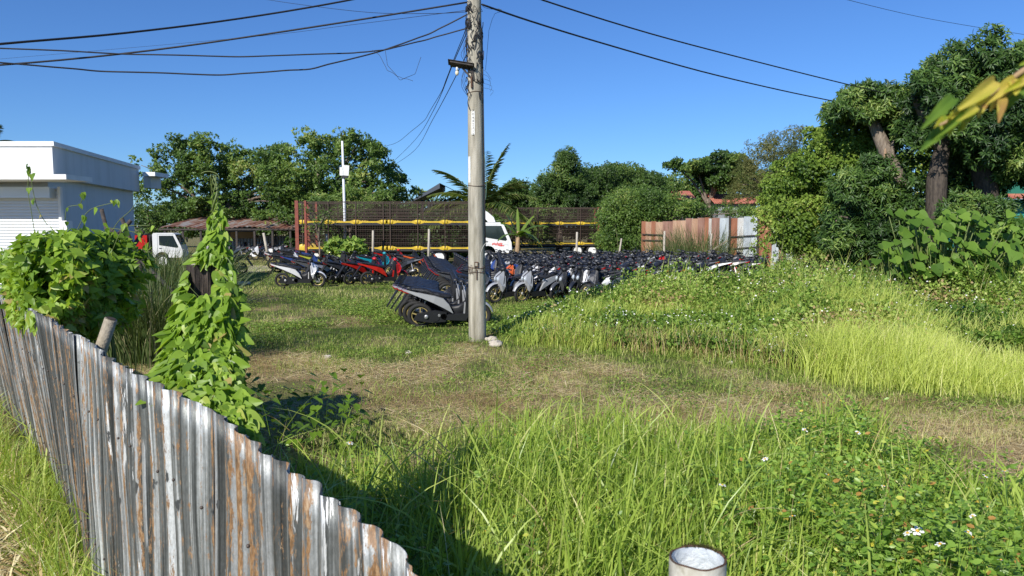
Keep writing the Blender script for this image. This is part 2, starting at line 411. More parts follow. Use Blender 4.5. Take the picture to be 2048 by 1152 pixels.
npmesh('small_ground_weeds', V[0], V[1], M_weed, V[2], label='small leafy weeds breaking through the cut straw', cat='weeds', kind='stuff')
P = ground_pts(9000, 400, 2150, 675, 940, lambda u, v, x, y: d_cov2(u, v, y, x)); n = len(P)
V = blades(P, RNG.uniform(.05, .2, n), RNG.uniform(.005, .009, n), RNG.uniform(0, 6.28, n), RNG.uniform(.1, 1, n), 3, np.clip(RNG.normal(.5, .25, n), 0, 1))
npmesh('grass_tufts', V[0], V[1], M_lawn, V[2], label='short green tufts regrowing through the cut straw', cat='grass', kind='stuff')
FE = [[985, 1100, 1300, 1500, 1640, 1760, 2048, 2300], [672, 692, 706, 728, 756, 784, 800, 805]]
n = 9000; s3 = np.stack([RNG.uniform(1000, 2200, n), np.zeros(n)], 1); s3[:, 1] = np.interp(s3[:, 0], *FE)+RNG.normal(2, 15, n)
B = px2w(s3, H*F/(s3[:, 1]-455)); B[:, 2] = 0; kk = RNG.random(n) < np.clip(.6+.7*noise3(B, 1.6), 0, 1); B = B[kk]; dn = (s3[kk, 1]-np.interp(s3[kk, 0], *FE)); n = len(B)
V = blades(B, RNG.uniform(.1, .42, n)*np.interp(dn, [-20, 30], [1, .35]), RNG.uniform(.006, .011, n), RNG.uniform(0, 6.28, n), RNG.uniform(.1, 1.1, n), 3, np.clip(RNG.normal(.5, .28, n), 0, 1))
npmesh('edge_grass', V[0], V[1], M_lawn, V[2], label='ragged grass edge between weeds and cut straw', cat='grass', kind='stuff')
# cut dry straw lying flat
def d_straw(u, v, x, y): return inside(x, y)*sstep(.25, .75, dryness(x, y))*(v < 1020)
P = ground_pts(110000, -50, 2300, 640, 1000, d_straw, ypow=0); n = len(P); P[:, 2] = RNG.uniform(.005, .05, n)
az = RNG.normal(.2, .9, n)+PI*(RNG.random(n) < .5)
d = np.stack([np.cos(az), np.sin(az), RNG.normal(.05, .14, n)], 1)
st = (np.array([(-.02, 0, 0), (.02, 0, 0), (.03, .5, .06), (-.01, .5, .06), (.0, 1, 0)]), np.array([(0, 1, 2), (0, 2, 3), (3, 2, 4)]))
V = place_leaves(st, P, d, rand_unit(n)*.4+[0, 0, 1], RNG.uniform(.04, .2, n)*np.clip(P[:, 1]/9, .8, 1.5), np.clip(RNG.normal(.6, .22, n)-.38*sstep(-.1, .7, noise3(P, 1.1)+.5*noise3(P, 3.1)), 0, 1), .55)
npmesh('cut_straw', V[0], V[1], M_straw, V[2], label='dry cut grass lying across the middle of the yard', cat='straw', kind='stuff')
# tall grass in the foreground
def d_fg(u, v, x, y):
    fg = np.interp(u, FGL[:, 0], FGL[:, 1]); z = noise3(np.stack([x, y, 0*x], -1), 1.3)
    return (x > fence_x(y)+.04)*(np.hypot(x-.36, y-1.45) > .55)*sstep(-60, 40, v-fg+35*z)*np.interp(u, [1400, 1650], [1, .9])
def tuft(P, per, spread):
    i = np.repeat(np.arange(len(P)), per); Q = P[i].copy(); Q[:, :2] += RNG.normal(0, spread, (len(i), 2)); return Q, i
def fgpts(n):
    Y_ = 2.0+ (9.2-2.0)*RNG.random(n*6)**.9; X_ = RNG.uniform(-4.6, 7.5, n*6); uu, v = uvof(X_, Y_)
    k = (RNG.random(n*6) < d_fg(uu, np.minimum(v, 1400), X_, Y_)) & (X_ > fence_x(Y_)+.08) & (uu > -100) & (uu < 2250)
    return np.stack([X_[k], Y_[k], 0*X_[k]], 1)[:n]
P = fgpts(2300); Q, i = tuft(P, 10, .08); n = len(Q)
k = Q[:, 0] > fence_x(Q[:, 1])+.05; Q = Q[k]; i = i[k]; n = len(Q)
uu, vv = uvof(Q[:, 0], Q[:, 1]); hh = (RNG.uniform(.25, .72, n)+.35*(RNG.random(n) < .05))*np.interp(uu, [500, 700, 950, 1400, 1700], [.55, .7, 1, 1, .75])*np.interp(Q[:, 1], [2, 5, 8], [.85, 1, .75])
V = blades(Q, hh, RNG.uniform(.009, .022, n), RNG.normal(.6, 1.7, n), RNG.uniform(.05, .95, n)**1.2, 5, np.clip(RNG.normal(.5, .2, n)+.1*noise3(Q, 2), 0, 1))
npmesh('tall_grass', V[0], V[1], M_tall, V[2], label='long green grass blades filling the foreground', cat='grass', kind='stuff')
# arching broad blades over the foreground grass
P = fgpts(420); n = len(P)
V = blades(P, RNG.uniform(.55, 1.0, n), RNG.uniform(.018, .03, n), RNG.uniform(0, 6.28, n), RNG.uniform(.5, 1.3, n), 7, np.clip(RNG.normal(.7, .15, n), 0, 1))
npmesh('arching_grass', V[0], V[1], M_tall, V[2], label='few broad arching blades over the foreground grass', cat='grass', kind='stuff')
# lime coloured tall grass on the right
def pp(poly, n):
    s = polysample(poly, n*3); wgt = 1/(s[:, 1]-455)**2; wgt = wgt/wgt.max()   # even over the ground would favour far points
    s = s[RNG.random(len(s)) < np.clip(wgt**.5*1.1, 0, 1)][:n]
    y = H*F/(s[:, 1]-455); g = px2w(s, y); g[:, 2] = 0; return g, s
P, s = pp(LIME, 7200); jt = RNG.normal(0, 1, len(P))*.35; P[:, 1] -= np.abs(jt)*(s[:, 1] > 680)*.5; P[:, 0] += RNG.normal(0, .2, len(P)); Q, i = tuft(P, 8, .09); n = len(Q); us = s[i, 0]
cl = noise3(Q, .7)
k = RNG.random(n) < np.interp(us, [1000, 1080, 1200, 1560, 1680, 1800], [.1, .7, .75, .75, .85, 1.0])*np.clip(1+.9*cl, .12, 1.2)*(1-.85*((us > 1200)*(us < 1610)*(s[i, 1] > 668+22*cl))); Q = Q[k]; us = us[k]; cl = cl[k]; n = len(Q)
hh = np.interp(us, [1000, 1150, 1500, 1800], [.35, .72, .8, .85])*(RNG.uniform(.3, 1.05, n)+.25*(RNG.random(n) < .06))*(1+.45*cl)*np.interp(s[i, 1][k]-np.interp(us, [1000, 1400, 1600, 1750, 2048], [690, 712, 752, 784, 800]), [-30, 0], [1, .55])
V = blades(Q, hh, RNG.uniform(.008, .014, n)*np.clip(Q[:, 1]/10, 1, 1.6), RNG.normal(.5, 1.5, n), RNG.uniform(.05, .75, n), 3, np.clip(RNG.normal(.55, .2, n)-.12*cl-np.interp(us, [1500, 1700], [.28, 0]), 0, 1))
npmesh('lime_tall_grass', V[0], V[1], M_lime, V[2], label='tall yellow green grass along the cut strip', cat='grass', kind='stuff')
# leafy weeds with tiny white flowers
P, s = pp(WEED, 56000); n = len(P); hmax = weed_h(s[:, 0])*(.74+.34*noise3(P, .75)+.2*noise3(P, 2.6))
P[:, 2] = hmax*(1-np.abs(RNG.normal(0, .38, n)).clip(0, .97)); hmax = hmax*np.interp(s[:, 1]-np.interp(s[:, 0], [985, 1100, 1300, 1500, 1640, 1760, 2500], [672, 692, 706, 728, 752, 720, 720]), [-110, -50, 0], [1, .5, .25]); P[:, 2] = np.minimum(P[:, 2], hmax*RNG.uniform(.5, 1, n)+.02); PW = P.copy(); PWh = hmax
Q = np.repeat(P, 4, 0)+RNG.normal(0, .045, (n*4, 3)); n4 = len(Q)
V = place_leaves(T_DIA, Q, rand_unit(n4)+[0, 0, .2], rand_unit(n4)*.8+[0, -.2, 1], RNG.uniform(.05, .10, n4), np.clip(.47+.3*noise3(Q, .8)+RNG.normal(0, .19, n4), 0, 1), 1.1)
k = (np.repeat(noise3(P, .9) > -.2, 4))
npmesh('leafy_weeds', V[0], V[1], M_weed, V[2], label='leafy green weeds covering the rising ground on the right', cat='weeds', kind='stuff')
kk = RNG.random(len(PW)) < .12; B = PW[kk].copy(); hB = PWh[kk]; B[:, 2] = 0; nB = len(B)
V2 = blades(B, hB*RNG.uniform(.8, 1.5, nB), RNG.uniform(.008, .014, nB)*np.clip(B[:, 1]/12, 1, 2), RNG.normal(.5, 1.3, nB), RNG.uniform(.05, .6, nB), 4)
npmesh('grass_among_weeds', V2[0], V2[1], M_lime, V2[2], label='long pale blades standing out of the leafy weeds', cat='grass', kind='stuff')
s3 = np.stack([RNG.uniform(1080, 1700, 1600), np.zeros(1600)], 1); s3[:, 1] = np.interp(s3[:, 0], [985, 1100, 1300, 1500, 1640, 1760], [672, 692, 706, 728, 752, 770])-np.abs(RNG.normal(0, 16, 1600))+4
B = px2w(s3, H*F/(s3[:, 1]-455)); B[:, 2] = 0
V3 = blades(B, RNG.uniform(.15, .6, 1600), .008, RNG.uniform(0, 6.28, 1600), RNG.uniform(.05, .6, 1600), 3, RNG.uniform(0, .7, 1600))
npmesh('dry_stalks', V3[0], V3[1], M_straw, V3[2], label='dry brown stalks along the front of the weeds', cat='stalks', kind='stuff')
n = 900; B = np.concatenate([fgpts(500), P[RNG.integers(0, len(P), 1)]])[:500]; n = len(B)
V3 = blades(B, RNG.uniform(.3, .85, n), .006, RNG.uniform(0, 6.28, n), RNG.uniform(.05, .9, n), 5, RNG.uniform(.1, .9, n))
npmesh('dry_grass_stems', V3[0], V3[1], M_straw, V3[2], label='dry stems among the long foreground grass', cat='stems', kind='stuff')
# stems under the weeds so that they are rooted
k = RNG.random(len(PW)) < .16; B = PW[k].copy(); hB = B[:, 2].copy(); B[:, 2] = 0
V = blades(B, np.maximum(hB, .1)*1.08, .012, RNG.uniform(0, 6.28, len(B)), .12, 2, RNG.uniform(.2, .7, len(B)))
npmesh('weed_stems', V[0], V[1], M_weed, V[2], label='thin stems under the leafy weeds', cat='weeds', kind='stuff')
k = (RNG.random(len(PW)) < .10*(1+1.1*noise3(PW, .6))) & (PW[:, 2] > .72*PWh); Q = PW[k]; Q[:, 2] += RNG.uniform(.03, .1, len(Q)); n = len(Q)
fl = (np.array([(math.cos(a)*(1 if j % 2 else .55), math.sin(a)*(1 if j % 2 else .55), .25*(j % 2)) for j, a in enumerate(np.arange(10)*PI/5)]+[(0, 0, .1)]), np.array([(j, (j+1) % 10, 10) for j in range(10)]))
V = place_leaves(fl, Q, rand_unit(n)*[1, 1, .3], rand_unit(n)*.5+[-.2, -.5, .8], RNG.uniform(.011, .022, n)*np.clip(Q[:, 1]/13, 1, 1.7))
npmesh('tiny_white_flowers', V[0], V[1], M_petal, V[2], label='tiny white flowers dotted over the weeds on the right', cat='flowers', kind='stuff')
# foreground leafy weeds, bottom right
M_weed2 = leafmat('near_weed_leaves', [(0, (.07, .15, .02)), (.4, (.20, .36, .05)), (.75, (.36, .52, .10)), (.88, (.56, .62, .12)), (.96, (.72, .62, .08)), (1, (.5, .28, .08))], .4, .4, .5)
def stems(n, dens, hr, lf, seed=0):
    Y_ = RNG.uniform(2.3, 8.4, n*8); X_ = RNG.uniform(-2.5, 6.8, n*8); uu, v = uvof(X_, Y_)
    k = (RNG.random(n*8) < dens(uu, v, X_, Y_)) & (X_ > fence_x(Y_)+.1) & (uu < 2250) & (np.hypot(X_-.36, Y_-1.45) > .5); B = np.stack([X_[k], Y_[k], 0*X_[k]], 1)[:n]; n = len(B)
    h = RNG.uniform(*hr, n)*np.interp(B[:, 1], [2.3, 5, 8.4], [.95, 1, .6])*(1+.35*noise3(B, 1.6)); az = RNG.uniform(0, 6.28, n); be = RNG.uniform(.05, .35, n)
    parts = [blades(B, h, .008, az, be, 4, RNG.uniform(.1, .6, n))]
    dd = np.stack([np.cos(az), np.sin(az), 0*az], 1)
    lv = 9
    for j in range(lv):
        t = .22+.78*j/(lv-1)
        p = B+dd*(h*be*t**1.8)[:, None]; p[:, 2] += h*(t-.35*be*t**3)
        for sd in (0, 1):
            for lf3 in (-.55, 0, .55):
                a2 = az+j*1.57+sd*PI+lf3+RNG.normal(0, .2, n)
                dr = np.stack([np.cos(a2), np.sin(a2), RNG.normal(.25, .3, n)], 1)
                kk = RNG.random(n) < (.85 if lf3 == 0 else .55)
                nn = dr*[-.4, -.4, 0]+[0, -.1, .8]+RNG.normal(0, .55, (n, 3))
                parts.append(place_leaves(T_OVAL, (p+dr*.015)[kk], dr[kk], nn[kk], (lf*RNG.uniform(.6, 1.25, n)*(1.15-.5*t))[kk], np.clip(RNG.normal(.5, .2, kk.sum())+(RNG.random(kk.sum()) < .035)*.4, 0, 1)))
    return merge(parts)
V = stems(1300, lambda u, v, x, y: np.interp(u, [1350, 1600], [.05, .8])*sstep(-15, 45, v-np.interp(u, FGL[:, 0], FGL[:, 1])+30*noise3(np.stack([x, y, 0*x], -1), 1.1)), (.2, .62), .062)
npmesh('near_leafy_weeds', V[0], V[1], M_weed2, V[2], label='bushy leafy weeds in the lower right foreground', cat='weeds', kind='stuff')
V = stems(330, lambda u, v, x, y: (u < 1500)*1.0*sstep(0, 40, v-np.interp(u, FGL[:, 0], FGL[:, 1])), (.2, .5), .06)
npmesh('weeds_among_grass', V[0], V[1], M_weed2, V[2], label='scattered small leafy weeds among the long foreground grass', cat='weeds', kind='stuff')
# low weeds along the fence in its shade
V = stems(240, lambda u, v, x, y: (u < 760)*(u > 430)*(v > 830)*1.0*(x < fence_x(y)+2.2), (.25, .5), .07)
npmesh('fence_side_weeds', V[0], V[1], M_weed2, V[2], label='dark leafy weeds in the shade along the fence', cat='weeds', kind='stuff')
# grass outside the fence, bottom left
yy = RNG.uniform(3.2, 9.5, 6000); off = RNG.exponential(.4, 6000)+.05; B = np.stack([fence_x(yy)-off, yy, 0*yy], 1); n = len(B)
hh = RNG.uniform(.1, .5, n)*np.where(off < .3, 1.2, .32)
V = blades(B, hh, RNG.uniform(.005, .011, n), RNG.uniform(0, 6.28, n), RNG.uniform(.1, 1.0, n), 4, np.clip(RNG.normal(.55, .25, n), 0, 1))
npmesh('roadside_grass', V[0], V[1], M_tall, V[2], label='green grass outside the fence, bottom left corner', cat='grass', kind='stuff')
n = 20000; yy = RNG.uniform(3.2, 9, n); B = np.stack([fence_x(yy)-RNG.uniform(.1, 3, n), yy, RNG.uniform(.01, .12, n)], 1)
V = place_leaves(st, B, rand_unit(n)*[1, 1, .3], rand_unit(n)*.4+[0, 0, 1], RNG.uniform(.1, .35, n), RNG.uniform(.3, 1, n))
npmesh('roadside_straw', V[0], V[1], M_straw, V[2], label='dry straw outside the fence, bottom left corner', cat='straw', kind='stuff')
# daisies standing out in the foreground
M_stem = pmat('green_stem', (.08, .16, .03), .6)
def daisy(p, s, lab, hs=.28):
    t = empty('daisy', (p.x, p.y, p.z), random.uniform(0, 6), lab, 'flower', 'white daisies in the foreground weeds')
    MB().tube(curve_pts((.03, .02, -hs), (0, 0, -.002), 0, 4, .004), .0022, M_stem, 5).build('stem', t)
    b_ = MB()
    til = Matrix.Rotation(random.uniform(-.5, .5), 3, 'X')@Matrix.Rotation(random.uniform(-.5, .5), 3, 'Y')
    for k in range(6):
        if random.random() < .12: continue
        a = k*PI/3+random.uniform(-.15, .15)
        pr = [(0, .18, 0), (-.28, .55, .05), (-.22, .95, .0), (0, 1.02, -.06), (.22, .95, .0), (.28, .55, .05)]
        vs = [til@(Matrix.Rotation(a, 3, 'Z')@Vector(q))*s for q in pr]; b_.add(vs, [(0, 1, 2, 3, 4, 5)], M_petal)
    b_.build('petals', t)
    MB().ball((0, 0, s*.08), (s*.3, s*.3, s*.22), M_yell).build('flower_centre', t)
DA = [(1835, 1062, .034, 'white daisy with orange centre, larger of the bright pair low on the right'), (1815, 1066, .026, 'white daisy just left of the largest low daisy'),
      (1880, 1088, .027, 'white daisy right of and below the largest pair'), (1945, 1075, .03, 'white daisy of the cluster near the lower right edge'), (1936, 1064, .024, 'smaller white daisy touching the lower right cluster'),
      (1975, 1014, .025, 'white daisy above the lower right cluster'), (1945, 1032, .02, 'small half-open daisy left of the one above the cluster'), (1657, 950, .023, 'white daisy between two long grass blades, mid foreground'),
      (1445, 970, .026, 'lone white daisy at the right edge of the long grass'), (1818, 972, .022, 'white daisy on the brownish stems near the middle right'), (1768, 972, .02, 'small white daisy left of the brown stemmed patch'),
      (2010, 942, .022, 'white daisy near the right frame edge beside the straw'), (1971, 952, .019, 'white daisy left of the frame-edge daisy beside the straw'), (1585, 1032, .02, 'small white daisy right of the white pipe top'),
      (1610, 860, .02, 'small pale daisy above the leafy weeds by the straw'), (1530, 918, .022, 'pale daisy pair member over the weeds left of centre right'), (1298, 842, .02, 'white daisy above the long grass tips'),
      (700, 886, .024, 'white daisy in the shade beyond the metal fence'), (1716, 865, .019, 'tiny white daisy by the dark stemmed weeds'), (2002, 1120, .021, 'white daisy in the bottom right corner')]
for u, v, s_, lab in DA:
    yv = .62*F/ (v-455)*2.45
    yv = (H-.62)*F/(v-455)
    daisy(at(u, v, yv), s_*.95*min(1.3, max(1, yv/4.5)), lab)
# ------------------------------------------------------------------ near corrugated fence
def sheetmat(name, rust=.5, bright=1.0, flakes=.64, pat=.5):
    m, nt, b, out = newmat(name)
    at_ = N(nt, 'ShaderNodeAttribute', attribute_name='r'); geo = N(nt, 'ShaderNodeTexCoord'); sx = N(nt, 'ShaderNodeSeparateXYZ'); nt.links.new(geo.outputs['Object'], sx.inputs[0])
    oi = N(nt, 'ShaderNodeObjectInfo'); rs = N(nt, 'ShaderNodeMath', operation='MULTIPLY'); nt.links.new(oi.outputs['Random'], rs.inputs[0]); rs.inputs[1].default_value = 37
    cb = N(nt, 'ShaderNodeCombineXYZ'); nt.links.new(at_.outputs['Fac'], cb.inputs[0]); nt.links.new(sx.outputs[2], cb.inputs[1]); nt.links.new(rs.outputs[0], cb.inputs[2])
    def nz(sc, sx_, sy_, det=5, rough=.65, dist=0):
        mp = N(nt, 'ShaderNodeMapping'); mp.inputs['Scale'].default_value = (sx_, sy_, 1); nt.links.new(cb.outputs[0], mp.inputs[0])
        t = N(nt, 'ShaderNodeTexNoise'); t.inputs['Scale'].default_value = sc; t.inputs['Detail'].default_value = det; t.inputs['Roughness'].default_value = rough; t.inputs['Distortion'].default_value = dist
        nt.links.new(mp.outputs[0], t.inputs['Vector']); return t.outputs[0]
    g = bright
    base = ramp(nt, [(.36, (.04*g, .044*g, .042*g)), (.5, (.16*g, .17*g, .165*g)), (.62, (.52*g, .54*g, .54*g))], nz(1, 34, .35, 4)).outputs[0]
    fine = ramp(nt, [(.3, (.55, .55, .53)), (.7, (1.25, 1.25, 1.25))], nz(1, 130, 40, 5, .8)).outputs[0]
    base = mixc(nt, .8, base, fine, 'MULTIPLY')
    rc = ramp(nt, [(.3, (.07, .05, .03)), (.5, (.24, .13, .055)), (.7, (.42, .31, .19))], nz(1, 90, 22, 5, .75)).outputs[0]
    big = nz(1, 22, .4, 2); mid = nz(1, 70, 12, 6, .8)
    ad = N(nt, 'ShaderNodeMath', operation='ADD'); nt.links.new(big, ad.inputs[0]); nt.links.new(mid, ad.inputs[1])
    c0 = 1.28-.5*rust
    mr = N(nt, 'ShaderNodeMapRange'); nt.links.new(ad.outputs[0], mr.inputs[0]); mr.inputs[1].default_value = c0; mr.inputs[2].default_value = c0+.05
    col = mixc(nt, mr.outputs[0], base, rc)
    fm = nz(1, 30, 1.6, 5, .75); mf = N(nt, 'ShaderNodeMapRange'); nt.links.new(fm, mf.inputs[0]); mf.inputs[1].default_value = flakes; mf.inputs[2].default_value = flakes+.012
    col = mixc(nt, mf.outputs[0], col, (.66, .67, .66))
    pm = nz(1, 15, 4.6, 5, .55, .3); mp_ = N(nt, 'ShaderNodeMapRange'); nt.links.new(pm, mp_.inputs[0]); mp_.inputs[1].default_value = pat+.16; mp_.inputs[2].default_value = pat+.175
    col = mixc(nt, mp_.outputs[0], col, (.075, .08, .08))
    nt.links.new(col, b.inputs['Base Color'])
    me_ = N(nt, 'ShaderNodeMapRange'); nt.links.new(mr.outputs[0], me_.inputs[0]); me_.inputs[3].default_value = .4; me_.inputs[4].default_value = 0
    nt.links.new(me_.outputs[0], b.inputs['Metallic']); b.inputs['Roughness'].default_value = .5
    bp = N(nt, 'ShaderNodeBump'); bp.inputs['Strength'].default_value = .5; bp.inputs['Distance'].default_value = .005
    nt.links.new(mid, bp.inputs['Height']); nt.links.new(bp.outputs[0], b.inputs['Normal'])
    return m
FM = [sheetmat('galvanised_sheet', .40, .75, .65), sheetmat('rusty_sheet', .52, .72, .64), sheetmat('bright_sheet', .34, 1.35, .68, .5), sheetmat('stained_sheet', .48, .9, .605, .47)]
TOP = [(-260, 470), (-120, 545), (0, 590), (60, 620), (110, 648), (200, 700), (300, 765), (420, 830), (490, 882), (580, 945), (640, 985), (727, 1045), (780, 1075), (850, 1152), (930, 1235), (1040, 1360)]
TU = [p[0] for p in TOP]; TV = [p[1] for p in TOP]
YE, Y0 = .95, 10.5
ln = (Y0-YE)/.764                      # metres of fence
fdir = Vector((.645, -.764, 0))        # towards the camera side end
fnor = Vector((-.764, -.645, 0))       # outward, towards the road
far0 = Vector((fence_x(Y0), Y0, 0))
f_root = empty('corrugated_fence', far0, 0, 'weathered rusty corrugated metal fence running along the left foreground', 'fence')
nsh = 17; sw = ln/nsh
s = 0; j = 0
while s < ln-.05:
    wv = sw*random.uniform(.75, 1.2); e = min(s+wv+.05, ln)
    ns = int((e-s)/.009)+1; nz_ = 14
    sv = np.linspace(s, e, ns); off = .012+.006*(j % 2)
    yy = far0.y-.764*sv; xx = far0.x+.645*sv
    uu = 1024+F*xx/yy                   # (top line traced against the photo, height kept real)
    vt = np.interp(uu, TU, TV)
    xc_ = (uu-1024)/F; yc_ = -(vt-576)/F; zt = H+yy*(-sp+yc_*cp)/(cp+yc_*sp)
    zt = np.clip(zt, 1.38, 1.62)+(.006*math.sin(j*3.1))
    ph = sv/.109*2*PI; cor = .0135*np.sign(np.sin(ph))*np.abs(np.sin(ph))**.75
    lean = .26*sstep(-40, 150, 150-uu)
    jit = random.uniform(-.012, .012); wav = .012*np.sin(sv*2.3)+jit
    Vv = np.zeros((nz_+1, ns, 3))
    for i in range(nz_+1):
        t = i/nz_
        o_ = cor+off*.3+wav*t+.004*np.sin(9*t+sv*5+j)
        Vv[i, :, 0] = xx+fnor.x*o_+lean*(1-t); Vv[i, :, 1] = yy+fnor.y*o_; Vv[i, :, 2] = .03+(zt-.03)*t
        if i == nz_: Vv[i, :, 2] += .004*np.sin(ph*1.0)+.003*np.sin(sv*60+j)+.007*np.sin(np.floor(sv/.109)*2.7+j)
    Vv -= np.array(far0)
    a_ = np.arange((ns-1)*nz_); q = (a_//(ns-1))*ns+a_ % (ns-1)
    mt = FM[[0, 1, 3, 0, 1, 0, 3, 1, 3, 0, 1, 2, 3, 2, 1, 3, 0, 2, 1, 3][j % 20]]
    o = npmesh('corrugated_sheet', Vv, np.stack([q, q+1, q+ns+1, q+ns], 1), mt, r=np.tile(sv, nz_+1), parent=f_root, smooth=True)
    so = o.modifiers.new('thickness', 'SOLIDIFY'); so.thickness = .0015
    s = e-.05; j += 1
nb_ = MB(); M_nail = pmat('nail_head', (.10, .08, .07), .6, .4)
for zz in (.45, 1.22):
    q_ = .1
    while q_ < ln-.2:
        x_, y_ = far0.x+.645*q_, far0.y-.764*q_; ln_ = .26*float(sstep(-40, 150, 150-(1024+F*x_/y_)))*(1-zz/1.5)
        nb_.ball((x_-far0.x+fnor.x*.034+ln_, y_-far0.y+fnor.y*.034, zz+random.uniform(-.02, .02)), (.007, .007, .007), M_nail, 6, 4); q_ += .109*random.choice([2, 3, 4])
nb_.build('nails', f_root)['kind'] = 'stuff'
M_wood = pmat('weathered_wood', (.05, .04, .03), .85, col2=(.14, .11, .085), scale=8, stretch=(4, 4, .4), bump=.8)
b_ = MB(); b_.bar(Vector((0, 0, 1.2))-fnor*.18, fdir*ln+Vector((0, 0, 1.18))-fnor*.1, .05, .04, M_wood); b_.build('rail', f_root)
# ------------------------------------------------------------------ concrete utility pole
m, nt, b, out = newmat('pole_concrete')
n1 = noisetex(nt, 5, 6, stretch=(2.5, 2.5, .35)); n2 = noisetex(nt, 40, 4); n3 = noisetex(nt, 1.2, 3, stretch=(6, 6, .5))
r1 = ramp(nt, [(.3, (.24, .22, .175)), (.5, (.40, .37, .30)), (.7, (.52, .49, .41))], n1.outputs[0]); r3 = ramp(nt, [(.3, (.6, .6, .55)), (.6, (1, 1, 1))], n3.outputs[0])
c = mixc(nt, 1, r1.outputs[0], r3.outputs[0], 'MULTIPLY'); nt.links.new(c, b.inputs['Base Color']); b.inputs['Roughness'].default_value = .9
bp = N(nt, 'ShaderNodeBump'); bp.inputs['Strength'].default_value = .5; bp.inputs['Distance'].default_value = .01; nt.links.new(n2.outputs[0], bp.inputs['Height']); nt.links.new(bp.outputs[0], b.inputs['Normal'])
M_conc = m
M_black = pmat('black_rubber', (.012, .012, .013), .55)
M_wire = pmat('black_cable', (.014, .014, .018), .6)
M_iron = pmat('rusty_iron', (.06, .045, .035), .8, .3, col2=(.16, .08, .045), scale=20, bump=.3)
M_white = pmat('white_plate', (.75, .76, .74), .5, col2=(.62, .62, .58), scale=12)
PB = gnd(955, 679); PY = PB.y
pole = empty('utility_pole', PB, 0, 'tall round grey concrete utility pole in the middle of the yard', 'utility pole')
b_ = MB(); hh = [0, .15, 1, 2, 3, 4, 5, 6, 7, 8, 9.2]
b_.tube([Vector((-.006*h, 0, h)) for h in [-.3]+hh[1:]], [.173-.0065*h for h in hh], M_conc, 28); b_.build('pole_shaft', pole)
PR = lambda h: .173-.0065*h
def pcx(h): return -.006*h
def onpole(v): return (455-v)*PY/F+H+(576-v)*0    # height seen at row v on the pole
def hv(v): return at(955, v, PY).z
b_ = MB()
for v, w_ in ((535, .012), (545, .01), (372, .012), (186, .01)):
    z = hv(v); b_.ring((pcx(z), 0, 0), 0, 0, M_iron) if False else None
    pts = [(pcx(z)+(PR(z)+.006)*math.cos(a), (PR(z)+.006)*math.sin(a), z+.012*math.sin(2*a+v)) for a in np.linspace(0, 2*PI, 25)]
    b_.tube(pts, w_*.55, M_iron, 5); b_.build('strap_wire', pole); b_ = MB()
for k in range(7):
    a0 = random.uniform(3.6, 5.9); z = hv(540)
    b_.tube([(pcx(z)+(PR(z)+.01+.02*random.random())*math.cos(a0+.12*i), (PR(z)+.012)*math.sin(a0+.12*i), z+random.uniform(-.09, .12)) for i in range(5)], .003, M_iron, 4)
b_.build('wire_knot', pole)
z = hv(528); b_ = MB().box((pcx(z)+.0, -PR(z)-.012, z), (.075, .03, .1), M_iron).box((pcx(z), -PR(z)-.03, z), (.045, .01, .06), M_conc); b_.bar((.0, -PR(z)-.012, z-.1), (.0, -PR(z)-.01, z-.3), .02, .015, M_iron).build('bracket', pole)
# number plate strip with its column of small dark digits
z0, z1 = hv(271), hv(224); zc = (z0+z1)/2; ang = math.radians(-104)
q = Matrix.Rotation(ang+PI/2, 3, 'Z'); pc = Vector((pcx(zc)+(PR(zc)+.004)*math.cos(ang), (PR(zc)+.004)*math.sin(ang), zc))
plate = MB().box(pc, (.064, .004, z1-z0), M_white, q).build('number_plate', pole, 'white strip plate with a column of dark digits')
def text(s_, size, mat, loc, rot, parent, name='lettering', ext=.001):
    cu = bpy.data.curves.new(name, 'FONT'); cu.body = s_; cu.size = size; cu.align_x = 'CENTER'; cu.align_y = 'CENTER'; cu.extrude = ext; cu.space_line = .92
    o = bpy.data.objects.new(name, cu); COL.objects.link(o); o.parent = parent; o.location = loc; o.rotation_euler = rot
    dg = bpy.context.evaluated_depsgraph_get(); me = bpy.data.meshes.new_from_object(o.evaluated_get(dg)); me.materials.clear(); me.materials.append(mat)
    o2 = bpy.data.objects.new(name, me); COL.objects.link(o2); o2.parent = parent; o2.location = loc; o2.rotation_euler = rot; bpy.data.objects.remove(o); return o2
text('7\n0\n4\n4\n2\n3\n1\n2', .068, M_black, pc+Vector((math.cos(ang)*.004, math.sin(ang)*.004, 0)), (PI/2, 0, ang+PI/2), plate, 'digits')
z0, z1 = hv(366), hv(314); ang = math.radians(-140); zc = (z0+z1)/2
MB().box((pcx(zc)+(PR(zc)+.003)*math.cos(ang), (PR(zc)+.003)*math.sin(ang), zc), (.07, .003, z1-z0), M_white, Matrix.Rotation(ang+PI/2, 3, 'Z')).build('paper_strip', pole, 'faded white paper strip')
